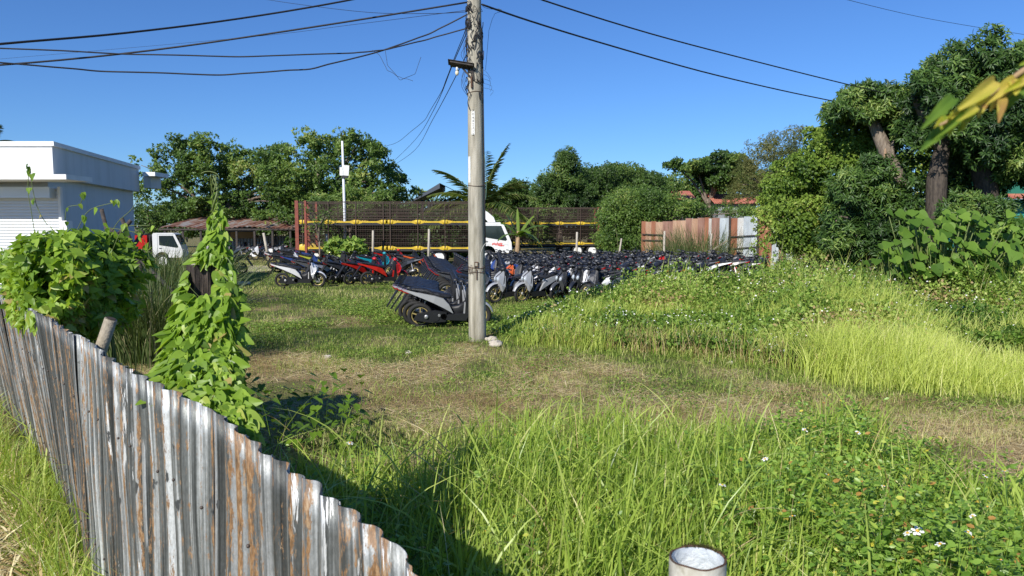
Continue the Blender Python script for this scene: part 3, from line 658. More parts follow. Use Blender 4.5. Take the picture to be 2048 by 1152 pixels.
# bulb under a small dark shade, on a bracket
zc = hv(140)
lamp = empty('pole_lamp', PB+Vector((pcx(zc), -PR(zc), zc)), 0, 'bare bulb under a small dark board bracketed to the concrete pole', 'lamp')
M_board = pmat('dark_board', (.022, .02, .02), .8, col2=(.07, .055, .045), scale=14, bump=.4)
M_bulb = pmat('bulb_glass', (.72, .66, .48), .2)
b_ = MB().box((-.24, -.03, .05), (.44, .2, .035), M_board, Matrix.Rotation(.16, 3, 'Y')@Matrix.Rotation(-.25, 3, 'X')).box((-.25, -.03, .075), (.5, .24, .008), M_board, Matrix.Rotation(.16, 3, 'Y')@Matrix.Rotation(-.25, 3, 'X')); b_.build('lamp_shade', lamp)
MB().bar((-.25, 0, .03), (-.04, 0, -.2), .035, .03, M_board).bar((-.05, 0, .04), (-.02, 0, -.22), .045, .04, M_board).bar((-.16, 0, .01), (-.03, 0, -.1), .025, .03, M_board).bar((-.06, -.02, -.16), (-.055, -.02, -.36), .05, .03, M_iron).build('bracket', lamp)
MB().tube([(-.33, -.03, .02), (-.33, -.03, -.05)], [.022, .026], M_white, 8).build('socket', lamp)
MB().ball((-.33, -.03, -.09), (.036, .036, .05), M_bulb).build('bulb', lamp)
# wires wound on the pole
b_ = MB()
for k in range(40):
    zc = hv(40+150*random.random()**1.4); a0 = random.uniform(3.0, 6.2); pts = []
    a_ = a0; z = zc
    for i in range(6):
        pts.append((pcx(z)+(PR(z)+.012+random.uniform(0, .03))*math.cos(a_), (PR(z)+.012+random.uniform(0, .03))*math.sin(a_), z)); a_ += random.uniform(-.5, .5); z += random.uniform(-.16, .16)
    b_.tube(smooth_pts(pts, 4), random.choice([.004, .006, .008]), M_wire, 5)
for v in (20, 50, 52): 
    z = hv(v); b_.ring((pcx(z), 0, z), 0.001, .001, M_wire, n=4, m=3); [b_.tube(smooth_pts([(pcx(z)-.1+random.uniform(-.06, .06), -PR(z)+random.uniform(-.03, .05), z+random.uniform(-.09, .09)) for _ in range(6)], 4), .009, M_wire, 5) for _ in range(4)]
for k in range(6):
    z = hv(random.uniform(100, 180)); b_.tube(smooth_pts([(pcx(z)-PR(z)*.8, -.06, z+.3), (pcx(z)-PR(z)-.1*random.random(), -.1, z+.1), (pcx(z)-PR(z)-.12*random.random(), -.1, z-.1), (pcx(z)-PR(z)*.8, -.07, z-.3)], 5), .004, M_wire, 5)
for k in range(5):
    b_.tube(smooth_pts([(.13, -.02, hv(140+k*9)), (.2+.03*k, -.05, hv(146+k*9)), (.24+.05*random.random(), -.05, hv(160+k*8))], 4), .0025, M_wire, 4)
b_.tube([(pcx(hv(v))+PR(hv(v))+.012, .0-.03, hv(v)) for v in (60, 160, 230, 330, 430, 500)], .013, M_wire, 6)
b_.tube(smooth_pts([(.15, -.05, hv(310)), (.17, -.06, hv(340)), (.185, -.05, hv(370)), (.17, -.07, hv(400))], 4), .006, pmat('faded_green_wire', (.12, .2, .17), .7), 5)
b_.tube(smooth_pts([(.22, -.1, hv(483)), (.14, -.17, hv(490)), (.08, -.19, hv(505)), (.07, -.19, hv(522))], 4), .006, pmat('pale_wire', (.4, .4, .36), .6), 5)
b_.build('wire_tangle', None, 'tangle of thin black wires wound round the upper concrete pole', 'wire', loc=PB)
# overhead cables
def cable(pts, r, lab, wob=0, name='power_cable'):
    P_ = [at(*p) for p in pts]
    if wob:
        Q = []
        for i in range(len(P_)-1): Q += [P_[i].lerp(P_[i+1], t)+Vector((0, 0, random.uniform(-wob, wob))) for t in (0, .25, .5, .75)]
        P_ = Q+[P_[-1]]
    c0 = P_[0].copy(); b = MB(); b.tube([p-c0 for p in smooth_pts(P_, 5)], r, M_wire, 6); b.build(name, None, lab, 'cable', loc=c0)
cable([(-300, 118, 9), (0, 88, 10), (250, 66, 11.5), (480, 37, 13), (700, 0, 14), (950, -52, 15.5), (1085, 0-18, 16), (1085, 0, 16.5), (1300, 67, 19), (1500, 120, 21), (1700, 170, 23), (1830, 202, 24)][:6], .017, 'thick black cable leaving the frame highest on the left')
cable([(1000, -35, 15.2), (1085, 0, 16), (1300, 67, 18.5), (1500, 120, 21), (1700, 170, 24), (1850, 205, 26)], .017, 'upper of two thick cables running down to the mango trees')
cable([(-300, 142, 12), (0, 130, 13), (300, 101, 13.8), (620, 55, 14.3), (938, 4, PY)], .017, 'thick black cable meeting the pole top from the left')
cable([(964, 9, PY), (1060, 42, 16), (1200, 85, 18), (1400, 142, 21), (1560, 180, 24), (1680, 205, 26), (1850, 240, 29)], .019, 'lower of two thick cables, from the pole top to the mango trees')
cable([(-300, 85, 12), (0, 96, 13), (250, 108, 13.6), (480, 113, 14), (700, 106, 14.4), (770, 100, 14.5), (850, 80, 14.7), (936, 56, PY)], .013, 'wavy black cable sagging left from the pole, upper of the pair', .006)
cable([(-300, 100, 11.5), (0, 125, 12.6), (200, 142, 13.3), (440, 150, 13.8), (620, 138, 14.1), (760, 103, 14.5), (860, 67, 14.7), (936, 28, PY)], .014, 'lowest sagging black cable on the left of the pole', .004)
cable([(0, 118, 34), (480, 76, 26), (700, 50, 20), (930, 21, PY)], .005, 'very thin wire rising faintly to the pole from the left')
cable([(500, -6, 24), (600, 9, 22), (740, 25, 19), (860, 27, 17), (930, 24, PY)], .006, 'thin wire coming from the top edge left of the pole')
cable([(939, 40, PY), (915, 100, 16), (885, 180, 19), (850, 240, 24), (800, 282, 32), (757, 299, 42)], .008, 'leftmost thin drop wire falling from pole to the far tree', .02)
cable([(938, 55, PY), (905, 130, 17), (870, 215, 22), (830, 280, 32), (775, 334, 46)], .009, 'middle thin drop wire falling from pole to the far tree')
cable([(938, 100, PY), (895, 185, 18), (865, 240, 24), (830, 300, 34), (785, 332, 46)], .009, 'rightmost thin drop wire falling from pole to the far tree')
cable([(770, 98, 14.5), (775, 130, 14.4), (800, 160, 14.3), (830, 148, 14.4), (842, 114, 14.5)], .004, 'thin loose loop of wire hanging under the sagging cables', .01)
cable([(745, 100, 14.5), (760, 112, 14.4), (775, 140, 14.3), (800, 155, 14.3), (826, 162, 14.2)], .004, 'second thin loose wire end beside the hanging loop', .01)
cable([(1680, -4, 40), (1850, 36, 44), (2048, 69, 48), (2200, 90, 50)], .012, 'thin cable crossing the top right corner')
cable([(965, 14, PY), (1000, 22, 15.2), (990, 28, 15.1), (984, 40, 15), (978, 60, 15), (975, 95, 15), (971, 140, 15)], .0035, 'frayed thin wire dangling right of the pole', .012)
p_ = at(999, 20, 15.35); MB().box((0, 0, 0), (.085, .03, .035), M_white, Matrix.Rotation(.3, 3, 'Y')).build('cable_tag', None, 'small white tag clipped on the cable right of the pole', 'tag', loc=p_)
# ------------------------------------------------------------------ near pipe post
m, nt, b, out = newmat('painted_pipe')
n1 = noisetex(nt, 14, 6, stretch=(1, 1, .6)); n2 = noisetex(nt, 60, 4)
r1 = ramp(nt, [(.28, (.16, .13, .09)), (.42, (.45, .42, .34)), (.6, (.66, .64, .56)), (.8, (.75, .74, .68))], n1.outputs[0]); r2 = ramp(nt, [(.3, (.6, .58, .5)), (.5, (1, 1, 1))], n2.outputs[0])
nt.links.new(mixc(nt, .8, r1.outputs[0], r2.outputs[0], 'MULTIPLY'), b.inputs['Base Color']); b.inputs['Roughness'].default_value = .6
M_pipe = m
M_pin = pmat('pipe_inside', (.5, .55, .58), .6, .2, col2=(.68, .72, .74), scale=25, bump=.3)
PP = at(1395.5, 1112, 1.46); zt = PP.z
pp_ = empty('pipe_post', (PP.x, 1.46, 0), 0, 'open ended white pipe post at the bottom edge', 'post')
R1, R0 = .0565, .0515; b_ = MB(); nn = 40; vs = []; fs = []
for ring_, (r_, z_) in enumerate(((R1, 0), (R1, zt-.25), (R1, zt-.004))):
    for k in range(nn): a_ = 2*PI*k/nn; vs.append((r_*math.cos(a_), r_*math.sin(a_), z_+(.0015*math.sin(5*a_) if ring_ == 2 else 0)))
for i in range(2):
    for k in range(nn): fs.append((i*nn+k, i*nn+(k+1) % nn, (i+1)*nn+(k+1) % nn, (i+1)*nn+k))
b_.add(vs, fs, M_pipe, True); b_.build('pipe_wall', pp_)
vs = []; fs = []
for r_, z_ in ((R0, zt-.004), (R0, zt-.5)):
    for k in range(nn): a_ = 2*PI*k/nn; vs.append((r_*math.cos(a_), r_*math.sin(a_), z_))
for k in range(nn): fs.append((k, nn+k, nn+(k+1) % nn, (k+1) % nn))
fs.append(tuple(range(2*nn-1, nn-1, -1)))
MB().add(vs, fs, M_pin, True).build('pipe_lining', pp_)
b_ = MB(); pts = [((R1+R0)/2*math.cos(a_), (R1+R0)/2*math.sin(a_), zt-.004+.0015*math.sin(5*a_)) for a_ in np.linspace(0, 2*PI, 41)]
b_.tube(pts, .0024, M_iron, 6); b_.build('rusty_rim', pp_)
a_ = math.radians(-52); MB().ball((R1*math.cos(a_), R1*math.sin(a_), zt-.042), (.0035, .0035, .003), pmat('red_paint', (.45, .03, .02), .5)).build('red_spot', pp_)
M_moss = leafmat('dry_moss', [(0, (.03, .03, .012)), (1, (.10, .09, .03))], .1, .9, .1)
n = 500; a_ = RNG.uniform(.2, 1.9, n); B = np.stack([PP.x+.055*np.cos(a_)+RNG.normal(0, .003, n), 1.46+.055*np.sin(a_)+RNG.normal(0, .003, n), np.full(n, zt-.004)], 1)
V = blades(B, RNG.uniform(.003, .012, n), .0012, RNG.uniform(0, 6.28, n), RNG.uniform(.2, 1, n), 2)
npmesh('dry_moss', V[0], V[1], M_moss, V[2], label='dark dry moss on the far rim of the pipe post', cat='moss', kind='stuff')
# ------------------------------------------------------------------ blurred near leaves, top right
M_nl = leafmat('near_leaves', [(0, (.10, .20, .03)), (.35, (.22, .34, .04)), (.6, (.45, .46, .05)), (.85, (.62, .52, .10)), (1, (.40, .24, .08))], .45, .5, .3, (1.1, 1.05, .6))
yb = .62
nb = empty('near_branch', at(2120, 110, yb), 0, 'out of focus branch with yellowing leaves at the top right corner', 'branch')
M_twig = pmat('tan_twig', (.36, .24, .13), .7)
def rel(u, v, y=yb): return at(u, v, y)-nb.location
MB().tube([rel(2130, 105), rel(2048, 140), rel(1985, 185, .6), rel(1930, 225, .59), rel(1880, 250, .58)], [.0028, .0025, .002, .0018, .001], M_twig, 6).build('twig', nb)
NL = [((2140, 90), (2030, 130), .6, 30, .45), ((2100, 130), (2000, 190), .6, 26, .62), ((1985, 165), (1900, 235), .57, 28, .75), ((1905, 200), (1832, 262), .56, 24, .2), ((1930, 225), (1845, 300), .57, 14, .15),
      ((1965, 195), (1880, 262), .58, 22, .68), ((1925, 240), (1940, 245), .58, 20, .55), ((1895, 235), (1905, 278), .59, 24, .45), ((1990, 170), (1960, 245), .61, 12, .85), ((2040, 170), (1985, 245), .62, 30, .12),
      ((2005, 200), (1998, 250), .6, 16, .95), ((1880, 262), (1838, 305), .57, 22, .12), ((2060, 150), (2030, 215), .63, 26, .3), ((1950, 215), (1915, 245), .56, 16, .6), ((2130, 150), (2040, 190), .63, 30, .35), ((1890, 222), (1850, 235), .6, 14, .1)]
for _k in range(15):
    _t = random.random(); _u = 2120-230*_t; _v = 108+135*_t; _a = random.uniform(.3, 2.9); _l = random.uniform(40, 85); NL.append(((_u, _v), (_u-_l*.5+_l*math.cos(_a)*.6, _v+_l*math.sin(_a)*.9), .6+random.uniform(-.03, .03), random.uniform(14, 28), random.choice([.3, .55, .6, .7, .8, .85, .97])))
for k, ((u0, v0), (u1, v1), y_, hw, tone) in enumerate(NL):
    u1, v1 = u0+(u1-u0)*.8, v0+(v1-v0)*.8; hw *= .68
    a0 = np.array(rel(u0, v0, y_)); a1 = np.array(rel(u1, v1, y_-.012)); L_ = np.linalg.norm(a1-a0); wd = hw/F*y_*1.25/max(L_, 1e-4)/.5
    nn_ = np.array([[random.uniform(-.3, .3)-.15, -1, random.uniform(-.1, .4)]])
    ov = T_HEART[0].copy(); ov[:, 0] *= 1.15; ov[:, 2] *= 1.6
    V = place_leaves((ov, T_HEART[1]), a0[None], (a1-a0)[None], nn_, [L_], np.array([tone]), min(wd, 1.25)*.72); 
    o = npmesh('leaf', V[0], V[1], M_nl, np.clip(V[2]+RNG.normal(0, .12, len(V[2])), 0, 1), parent=nb, smooth=True); ss = o.modifiers.new('smooth', 'SUBSURF'); ss.levels = ss.render_levels = 2
# ------------------------------------------------------------------ twining vine on the wooden post
M_vine = leafmat('vine_leaves', [(0, (.07, .14, .015)), (.35, (.18, .31, .03)), (.75, (.32, .48, .06)), (.95, (.48, .56, .12)), (1, (.45, .36, .12))], .42, .4, .4)
M_vst = pmat('vine_stem', (.12, .16, .04), .6)
pt = at(406, 545, 4.0); ZT = at(406, 528, 4.0).z
post = empty('wooden_post', (pt.x, 4.0, 0), 0, 'dark weathered round wooden post with a cut top wrapped in vine', 'post')
m, nt, b, out = newmat('charred_wood')
n1 = noisetex(nt, 10, 6, stretch=(6, 6, .5)); r1 = ramp(nt, [(.35, (.012, .009, .008)), (.55, (.05, .036, .028)), (.75, (.13, .10, .08))], n1.outputs[0]); nt.links.new(r1.outputs[0], b.inputs['Base Color'])
b.inputs['Roughness'].default_value = .85; bp = N(nt, 'ShaderNodeBump'); bp.inputs['Strength'].default_value = 1; bp.inputs['Distance'].default_value = .03; nt.links.new(n1.outputs[0], bp.inputs['Height']); nt.links.new(bp.outputs[0], b.inputs['Normal'])
M_char = m
b_ = MB(); vs = []; fs = []; nn = 36
for i, z_ in enumerate(np.linspace(0, ZT-.004, 12)):
    for k in range(nn):
        a_ = 2*PI*k/nn; r_ = .074+.006*math.sin(a_*7+1)+.004*math.sin(a_*13+z_*6)+.004*math.sin(z_*9+a_); vs.append((r_*math.cos(a_), r_*math.sin(a_), z_))
for i in range(11):
    for k in range(nn): fs.append((i*nn+k, i*nn+(k+1) % nn, (i+1)*nn+(k+1) % nn, (i+1)*nn+k))
b_.add(vs, fs, M_char, False); b_.build('post_body', post)
top = [Vector(v)+Vector((0, 0, .004*math.sin(k))) for k, v in enumerate(vs[-nn:])]
MB().add(top, [tuple(range(nn))], pmat('cut_wood_top', (.35, .31, .22), .8, col2=(.5, .46, .36), scale=30)).build('cut_top', post)
VN = [(428, 380), (420, 440), (410, 480), (392, 515), (358, 580), (345, 640), (330, 700), (308, 765), (318, 800), (370, 800), (420, 835), (500, 880), (510, 850), (484, 780), (478, 700), (474, 600), (462, 540), (452, 480), (443, 430), (436, 380)]
n = 2700; s_ = polysample(VN, n); keep = ~((s_[:, 0] > 380) & (s_[:, 0] < 434) & (s_[:, 1] > 522) & (s_[:, 1] < 592)) & (RNG.random(n) < np.interp(s_[:, 1], [380, 440, 520, 900], [.6, 1, 1, .9])); s_ = s_[keep]; n = len(s_)
uc = np.interp(s_[:, 1], [380, 480, 600, 700, 800, 880], [432, 430, 410, 400, 400, 500]); hw_ = np.interp(s_[:, 1], [380, 480, 600, 700, 800, 880], [8, 26, 66, 82, 100, 60])
tt = np.clip((s_[:, 0]-uc)/hw_, -1, 1); front = np.where(RNG.random(n) < .8, -1, 1)
yc_ = np.interp(s_[:, 1], [380, 520, 700, 830, 900], [4.1, 4.02, 3.75, 3.15, 2.9]); dep = hw_/F*yc_
y_ = yc_+front*dep*np.sqrt(1-tt**2)*RNG.uniform(.5, 1, n)
blk = (s_[:, 0] > 365) & (s_[:, 0] < 448) & (s_[:, 1] < 592); y_ = np.where(blk & (s_[:, 1] > 515), np.maximum(y_, 3.9), y_)
P = px2w(s_, y_); outn = np.stack([tt, front*np.sqrt(1-tt**2), .25+0*tt], 1)
ax = nrm(outn*.5+RNG.normal(0, .42, (n, 3))+np.array([0, 0, -.9])); nl = outn*.6+RNG.normal(0, .42, (n, 3))+np.array([-.4, -.5, .55])
vroot = empty('climbing_vine', (pt.x, 3.95, 0), 0, 'bright green twining vine draped over the wooden post and fence', 'vine')
T_VH = (T_HEART[0]*[.82, 1, 1], T_HEART[1])
V = place_leaves(T_VH, P-np.array([pt.x, 3.95, 0]), ax, nl, (.035+.07*RNG.random(n)**1.4)*np.interp(s_[:, 1], [380, 480, 600], [.45, .75, 1.0]), np.clip(RNG.normal(.52, .2, n), 0, 1))
_o = npmesh('leaves', V[0], V[1], M_vine, V[2], parent=vroot, smooth=True); _m = _o.modifiers.new('smooth', 'SUBSURF'); _m.levels = _m.render_levels = 1
b_ = MB(); off = Vector((-pt.x, -3.95, 0))
for k in range(5):
    pts = []
    for i, v in enumerate(range(350, 640, 14)):
        u = 431+6*math.sin(i*.9+k*1.3)+(0 if v > 400 else -.1*(400-v)); pts.append(at(u-(3*k-6 if v > 420 else 0), v, 4.05+.03*math.cos(i*.9+k*1.3))+off)
    b_.tube(smooth_pts(pts, 3), .003 if k else .006, M_vst, 5)
b_.tube(smooth_pts([at(u, v, 4.05)+off for u, v in ((431, 380), (438, 362), (436, 350), (425, 344), (412, 343), (402, 347))], 4), .003, M_vst, 5)
for k in range(26):
    u, v = s_[RNG.integers(len(s_))]; a_ = at(u, v, 3.85)+off; b_.tube(smooth_pts([a_, a_+Vector((random.uniform(-.08, .08), 0, random.uniform(-.1, .04))), a_+Vector((random.uniform(-.15, .15), 0, random.uniform(-.25, .02)))], 4), .0016, M_vst, 4)
b_.build('stems', vroot)
# dark broad leaves right of the vine at the fence foot
B = np.array([list(gnd(500+9*k, 850+9*(k*7 % 9))) for k in range(26)]); parts = []
for p in B:
    hgt = random.uniform(.35, .75); parts.append(blades(p[None], [hgt], [.008], np.array([random.uniform(0, 6)]), np.array([.15]), 3, np.array([.2])))
    nl_ = 8; zz = np.linspace(.25, 1, nl_)*hgt; a_ = RNG.uniform(0, 6.28, nl_); dr = np.stack([np.cos(a_), np.sin(a_), -.35+0*a_], 1)
    parts.append(place_leaves(T_VH, p[None]+np.stack([0*zz, 0*zz, zz], 1)+dr*.03, dr, dr*[.3, .3, 0]+[0, 0, 1], RNG.uniform(.08, .13, nl_), RNG.uniform(0, .4, nl_)))
V = merge(parts); npmesh('broadleaf_seedlings', V[0], V[1], M_vine, V[2], label='dark heart leaved seedlings at the foot of the vine', cat='seedlings', kind='stuff')
# ------------------------------------------------------------------ bush behind the fence on the left
BP = [(-260, 640), (-260, 520), (-60, 515), (20, 512), (60, 490), (110, 478), (165, 480), (190, 480), (208, 498), (222, 525), (232, 560), (240, 600), (222, 640), (195, 660), (130, 650), (60, 640), (0, 625)]
def inyard(p): return p[:, 0] > fence_x(p[:, 1])-.02
V, C = crown(BP, 6.3, .55, 260, .18, .9, 50, 3, .08, T_VH, droop=.55, splay=1.2, gap=-.75, lim=inyard)
bush = empty('vine_bush', at(110, 640, 6.3), 0, 'large leafy vine covered bush rising behind the left end of the fence', 'bush'); bush.location.z = 0; bl = np.array(bush.location)
npmesh('leaves', V[0]-bl, V[1], M_vine, V[2], parent=bush, smooth=True)
b_ = MB()
for k in range(16):
    CI = C[C[:, 0] > fence_x(C[:, 1])+.15]; c = CI[RNG.integers(len(CI))]-bl; b_.tube(smooth_pts([(random.uniform(.0, .6), random.uniform(.1, .5), 0), (c[0]*.5+.2, c[1]*.5+.15, c[2]*.5), tuple(c)], 4), [.01]*8+[.004], M_vst, 5)
b_.build('stems', bush)
b_ = MB(); TW = [[(215, 480), (235, 445), (262, 420), (275, 400), (285, 388)], [(150, 470), (170, 430), (190, 415), (230, 405)], [(60, 345), (70, 400), (82, 430), (95, 450)], [(130, 440), (135, 415), (160, 408), (165, 385)], [(225, 500), (250, 455), (300, 452)], [(70, 470), (62, 420), (56, 380), (58, 335)], [(300, 520), (280, 470), (212, 455)]]
for t_ in TW: b_.tube(smooth_pts([at(u, v, 6.3)-Vector(tuple(bl)) for u, v in t_], 5), .003, M_vst, 5)
b_.build('tendrils', bush)
n = 46; s_ = np.array([t_[RNG.integers(len(t_))] for t_ in [TW[RNG.integers(len(TW))] for _ in range(n)]], float)+RNG.normal(0, 4, (n, 2)); P = px2w(s_, np.full(n, 6.28))-bl
V = place_leaves(T_VH, P, rand_unit(n)*.5+[0, 0, -1], rand_unit(n)*.6+[0, -1, .2], RNG.uniform(.03, .065, n)); npmesh('tendril_leaves', V[0], V[1], M_vine, V[2], parent=bush)
# spill of bright leaves over the fence top
n = 60; s_ = polysample([(60, 625), (112, 600), (112, 640), (85, 655), (62, 645)], n); P = px2w(s_, np.full(n, 5.55)+RNG.normal(0, .05, n))
V = place_leaves(T_VH, P-bl, rand_unit(n)*.6+[0, 0, -1], rand_unit(n)*.5+[0, -1, .4], RNG.uniform(.07, .12, n), RNG.uniform(.5, 1, n)); npmesh('spilling_leaves', V[0], V[1], M_vine, V[2], parent=bush)
# pale cut stub behind the fence
sb = at(222, 638, 5.0); sbb = at(204, 692, 5.0)
st_ = empty('cut_stub', (sbb.x, 5.0, 0), 0, 'pale cut branch stub sticking up just behind the fence', 'stump')
d_ = (sb-sbb); b0 = sbb-d_*2-Vector(st_.location); e0 = sb-Vector(st_.location)
M_stub = pmat('pale_bark', (.26, .22, .16), .8, col2=(.42, .37, .28), scale=14, bump=.5)
MB().tube([b0, e0*.5+b0*.5, e0], [.05, .042, .04], M_stub, 14).build('stub_body', st_)
MB().tube([e0+d_*.02, e0+d_*.03], [.032, .03], pmat('hollow_end', (.05, .035, .025), .9), 14).build('hollow_end', st_)
# silver grass clumps
M_sil = leafmat('silver_grass', [(0, (.05, .09, .025)), (.5, (.10, .15, .045)), (.85, (.18, .23, .09)), (1, (.32, .30, .16))], .3, .5, .3)
def clump(name, base, n, h, lab, mat=M_sil, spread=.35, wid=.016, stalks=0, bend=(.25, 1.0), cat='plant'):
    B = np.zeros((n, 3)); B[:, :2] = RNG.normal(0, spread*.5, (n, 2)); az = np.arctan2(B[:, 1], B[:, 0])+RNG.normal(0, .6, n)
    V = blades(B, h*RNG.uniform(.55, 1.05, n), wid, az, RNG.uniform(*bend, n), 7)
    t = empty(name, base, 0, lab, cat); npmesh('blades', V[0], V[1], mat, V[2], parent=t)
    if stalks:
        b_ = MB()
        for k in range(stalks):
            x, y = random.uniform(-.2, .3), random.uniform(-.2, .2); b_.tube([(x, y, 0), (x*1.2, y*1.2, .7)], .012, M_stub, 5)
        b_.build('stalks', t)
    return t
clump('silver_grass', Vector((-5.85, 12.2, 0)), 1100, 2.15, 'arching silver green grass clump right of the leafy bush', spread=.65, stalks=14)
clump('silver_grass', Vector((-9.6, 21.0, 0)), 1300, 2.1, 'dark long grass clump in front of the left white truck', spread=1.4, wid=.02)
clump('silver_grass', Vector((-10.2, 20.5, 0)), 800, 1.75, 'dark long grass between white building and left truck', spread=1.3, wid=.02)
BY = 22.0; BK_ = BY/29
# ------------------------------------------------------------------ white building, left
M_wall = pmat('white_render', (.66, .67, .66), .85, col2=(.56, .57, .55), scale=1.1, stretch=(1.5, 1.5, .25), lo=.5, hi=.75, bump=.1)
M_trim = pmat('white_trim', (.8, .8, .79), .7, col2=(.74, .74, .72), scale=3)
M_shut = pmat('roller_shutter_metal', (.62, .66, .70), .45, .3)
M_grey = pmat('grey_block', (.28, .30, .32), .9, col2=(.2, .22, .24), scale=3)
c1 = at(112, 455, BY); c2 = at(282, 455, BY*1.4)
bd = empty('white_building', (c1.x, c1.y, 0), 0, 'white flat roofed building with roller shutter at the left edge', 'building')
dirs = Vector((c2.x-c1.x, c2.y-c1.y, 0)); L_ = dirs.length; dirs.normalize(); lft = Vector((-1, .0, 0))
hp = lambda u, v, Y: at(u, v, Y).z
zt_ = hp(112, 283, BY); zb_ = hp(112, 358, BY)
def slab(p0, z0, z1, ex, mat, name, wall_in=0, W=26, Ld=None, **kw):
    # block whose front right corner is p0 (offset ex outward), following the two facades
    Ld = Ld or L_
    nx_ = Vector((dirs.y, -dirs.x, 0))
    a = p0+nx_*ex-dirs*ex; bq = p0+nx_*ex+dirs*(Ld+ex*0); c = bq+lft*(W); d = a+lft*(W)
    vs = [Vector((q.x, q.y, z)) for z in (z0, z1) for q in (a, bq, c, d)]
    return MB().add(vs, [(0, 3, 2, 1), (4, 5, 6, 7), (0, 1, 5, 4), (1, 2, 6, 5), (2, 3, 7, 6), (3, 0, 4, 7)], mat).build(name, bd, **kw)
O = Vector((0, 0, 0))
slab(O, zb_+.05, zt_-.13, .0, M_wall, 'parapet_wall'); slab(O, zt_-.13, zt_, .07, M_trim, 'parapet_cap')
slab(O, 0, zb_+.05, -.25, M_wall, 'wall')
# canopy slab over the shutter
a = at(145, 355, BY-.9); b_ = MB(); b_.box((a.x-c1.x-9, -.55, at(145, 355, BY-.9).z), (18, 1.3, .14), M_trim); b_.build('canopy', bd)
b_ = MB(); sh0, sh1 = at(-200, 0, BY).x-c1.x, at(91, 0, BY).x-c1.x
zs0, zs1 = .2, hp(50, 373, BY); n_ = int((zs1-zs0)/.03)
b_.add([(x, .2-.018*abs(math.sin(i*PI/3)), zs0+.03*i) for i in range(n_) for x in (sh0, sh1)], [(2*i, 2*i+1, 2*i+3, 2*i+2) for i in range(n_-1)], M_shut); b_.build('roller_shutter', bd)
MB().box(((sh0+sh1)/2-.02, .06, hp(50, 385, BY)), (sh1-sh0-.15, .34, .32), M_shut).build('shutter_box', bd)
MB().box((sh1+.05, .17, (zs0+zs1)/2), (.08, .12, zs1-zs0), M_trim).build('shutter_guide', bd)
MB().box((at(107, 0, BY).x-c1.x, .1, 1.2), (.2, .3, 2.4), M_trim).build('pilaster', bd)
e = c2-c1; YB = BY*1.4+.4
MB().box((e.x+.5, e.y+.4, hp(290, 350, YB)), (.5, 1.2, .16), M_trim).box((e.x+.25, e.y+.6, hp(290, 364, YB)), (.3, .9, .5), M_wall).build('rear_canopy', bd)
# crossed dark bamboo poles
for k, (p0, p1, lab) in enumerate([((203, 418, 17), (216, 470, 17), 'short dark pole leaning left against the white building'), ((243, 436, 17), (268, 500, 17.2), 'dark pole crossing behind the leaning pair by the white building'),
                                   ((262, 441, 16.8), (222, 486, 16.6), 'grey weathered pole slanting down to the left by the building'), ((222, 458, 16.5), (268, 505, 16.4), 'dark pole slanting down to the right by the building'), ((287, 462, 17.4), (262, 500, 17.2), 'short dark pole nearest the white truck, leaning left')]):
    a, b2 = at(*p0), at(*p1); d_ = (b2-a).normalized(); b2 = b2+d_*((b2.z)/-d_.z if d_.z < 0 else 0)
    MB().tube([Vector((0, 0, 0)), a-b2], .045, M_wood if k == 2 else M_board, 7).build('leaning_pole', None, lab, 'pole', loc=b2)
# ------------------------------------------------------------------ trucks
M_tw = pmat('truck_white', (.78, .79, .79), .35, coat=.4, col2=(.70, .71, .70), scale=2)
M_glass = pmat('dark_glass', (.02, .03, .03), .05, spec=.8)
M_dk = pmat('dark_chassis', (.02, .02, .022), .6)
M_yel = pmat('yellow_paint', (.66, .47, .02), .5, col2=(.50, .33, .03), scale=4)
M_redst = pmat('red_oxide_steel', (.26, .06, .035), .6, .1, col2=(.17, .045, .03), scale=6)
M_mesh = pmat('dark_mesh_steel', (.055, .035, .026), .7, .2)
M_red = pmat('red_gloss', (.5, .02, .015), .25, coat=.6)
M_lettr = pmat('red_lettering', (.62, .06, .05), .4)
def wheel(parent, x, y, r, w_, nm='wheel'):
    t = MB().ring((x, y, r), r-.17*r*1.1, .19*r, M_black, n=24, flat=w_/(.38*r)).build(nm, parent)
    MB().tube([(x, y-w_*.3, r), (x, y+w_*.3, r)], r*.66, M_tw, 18).build('rim', t); return t
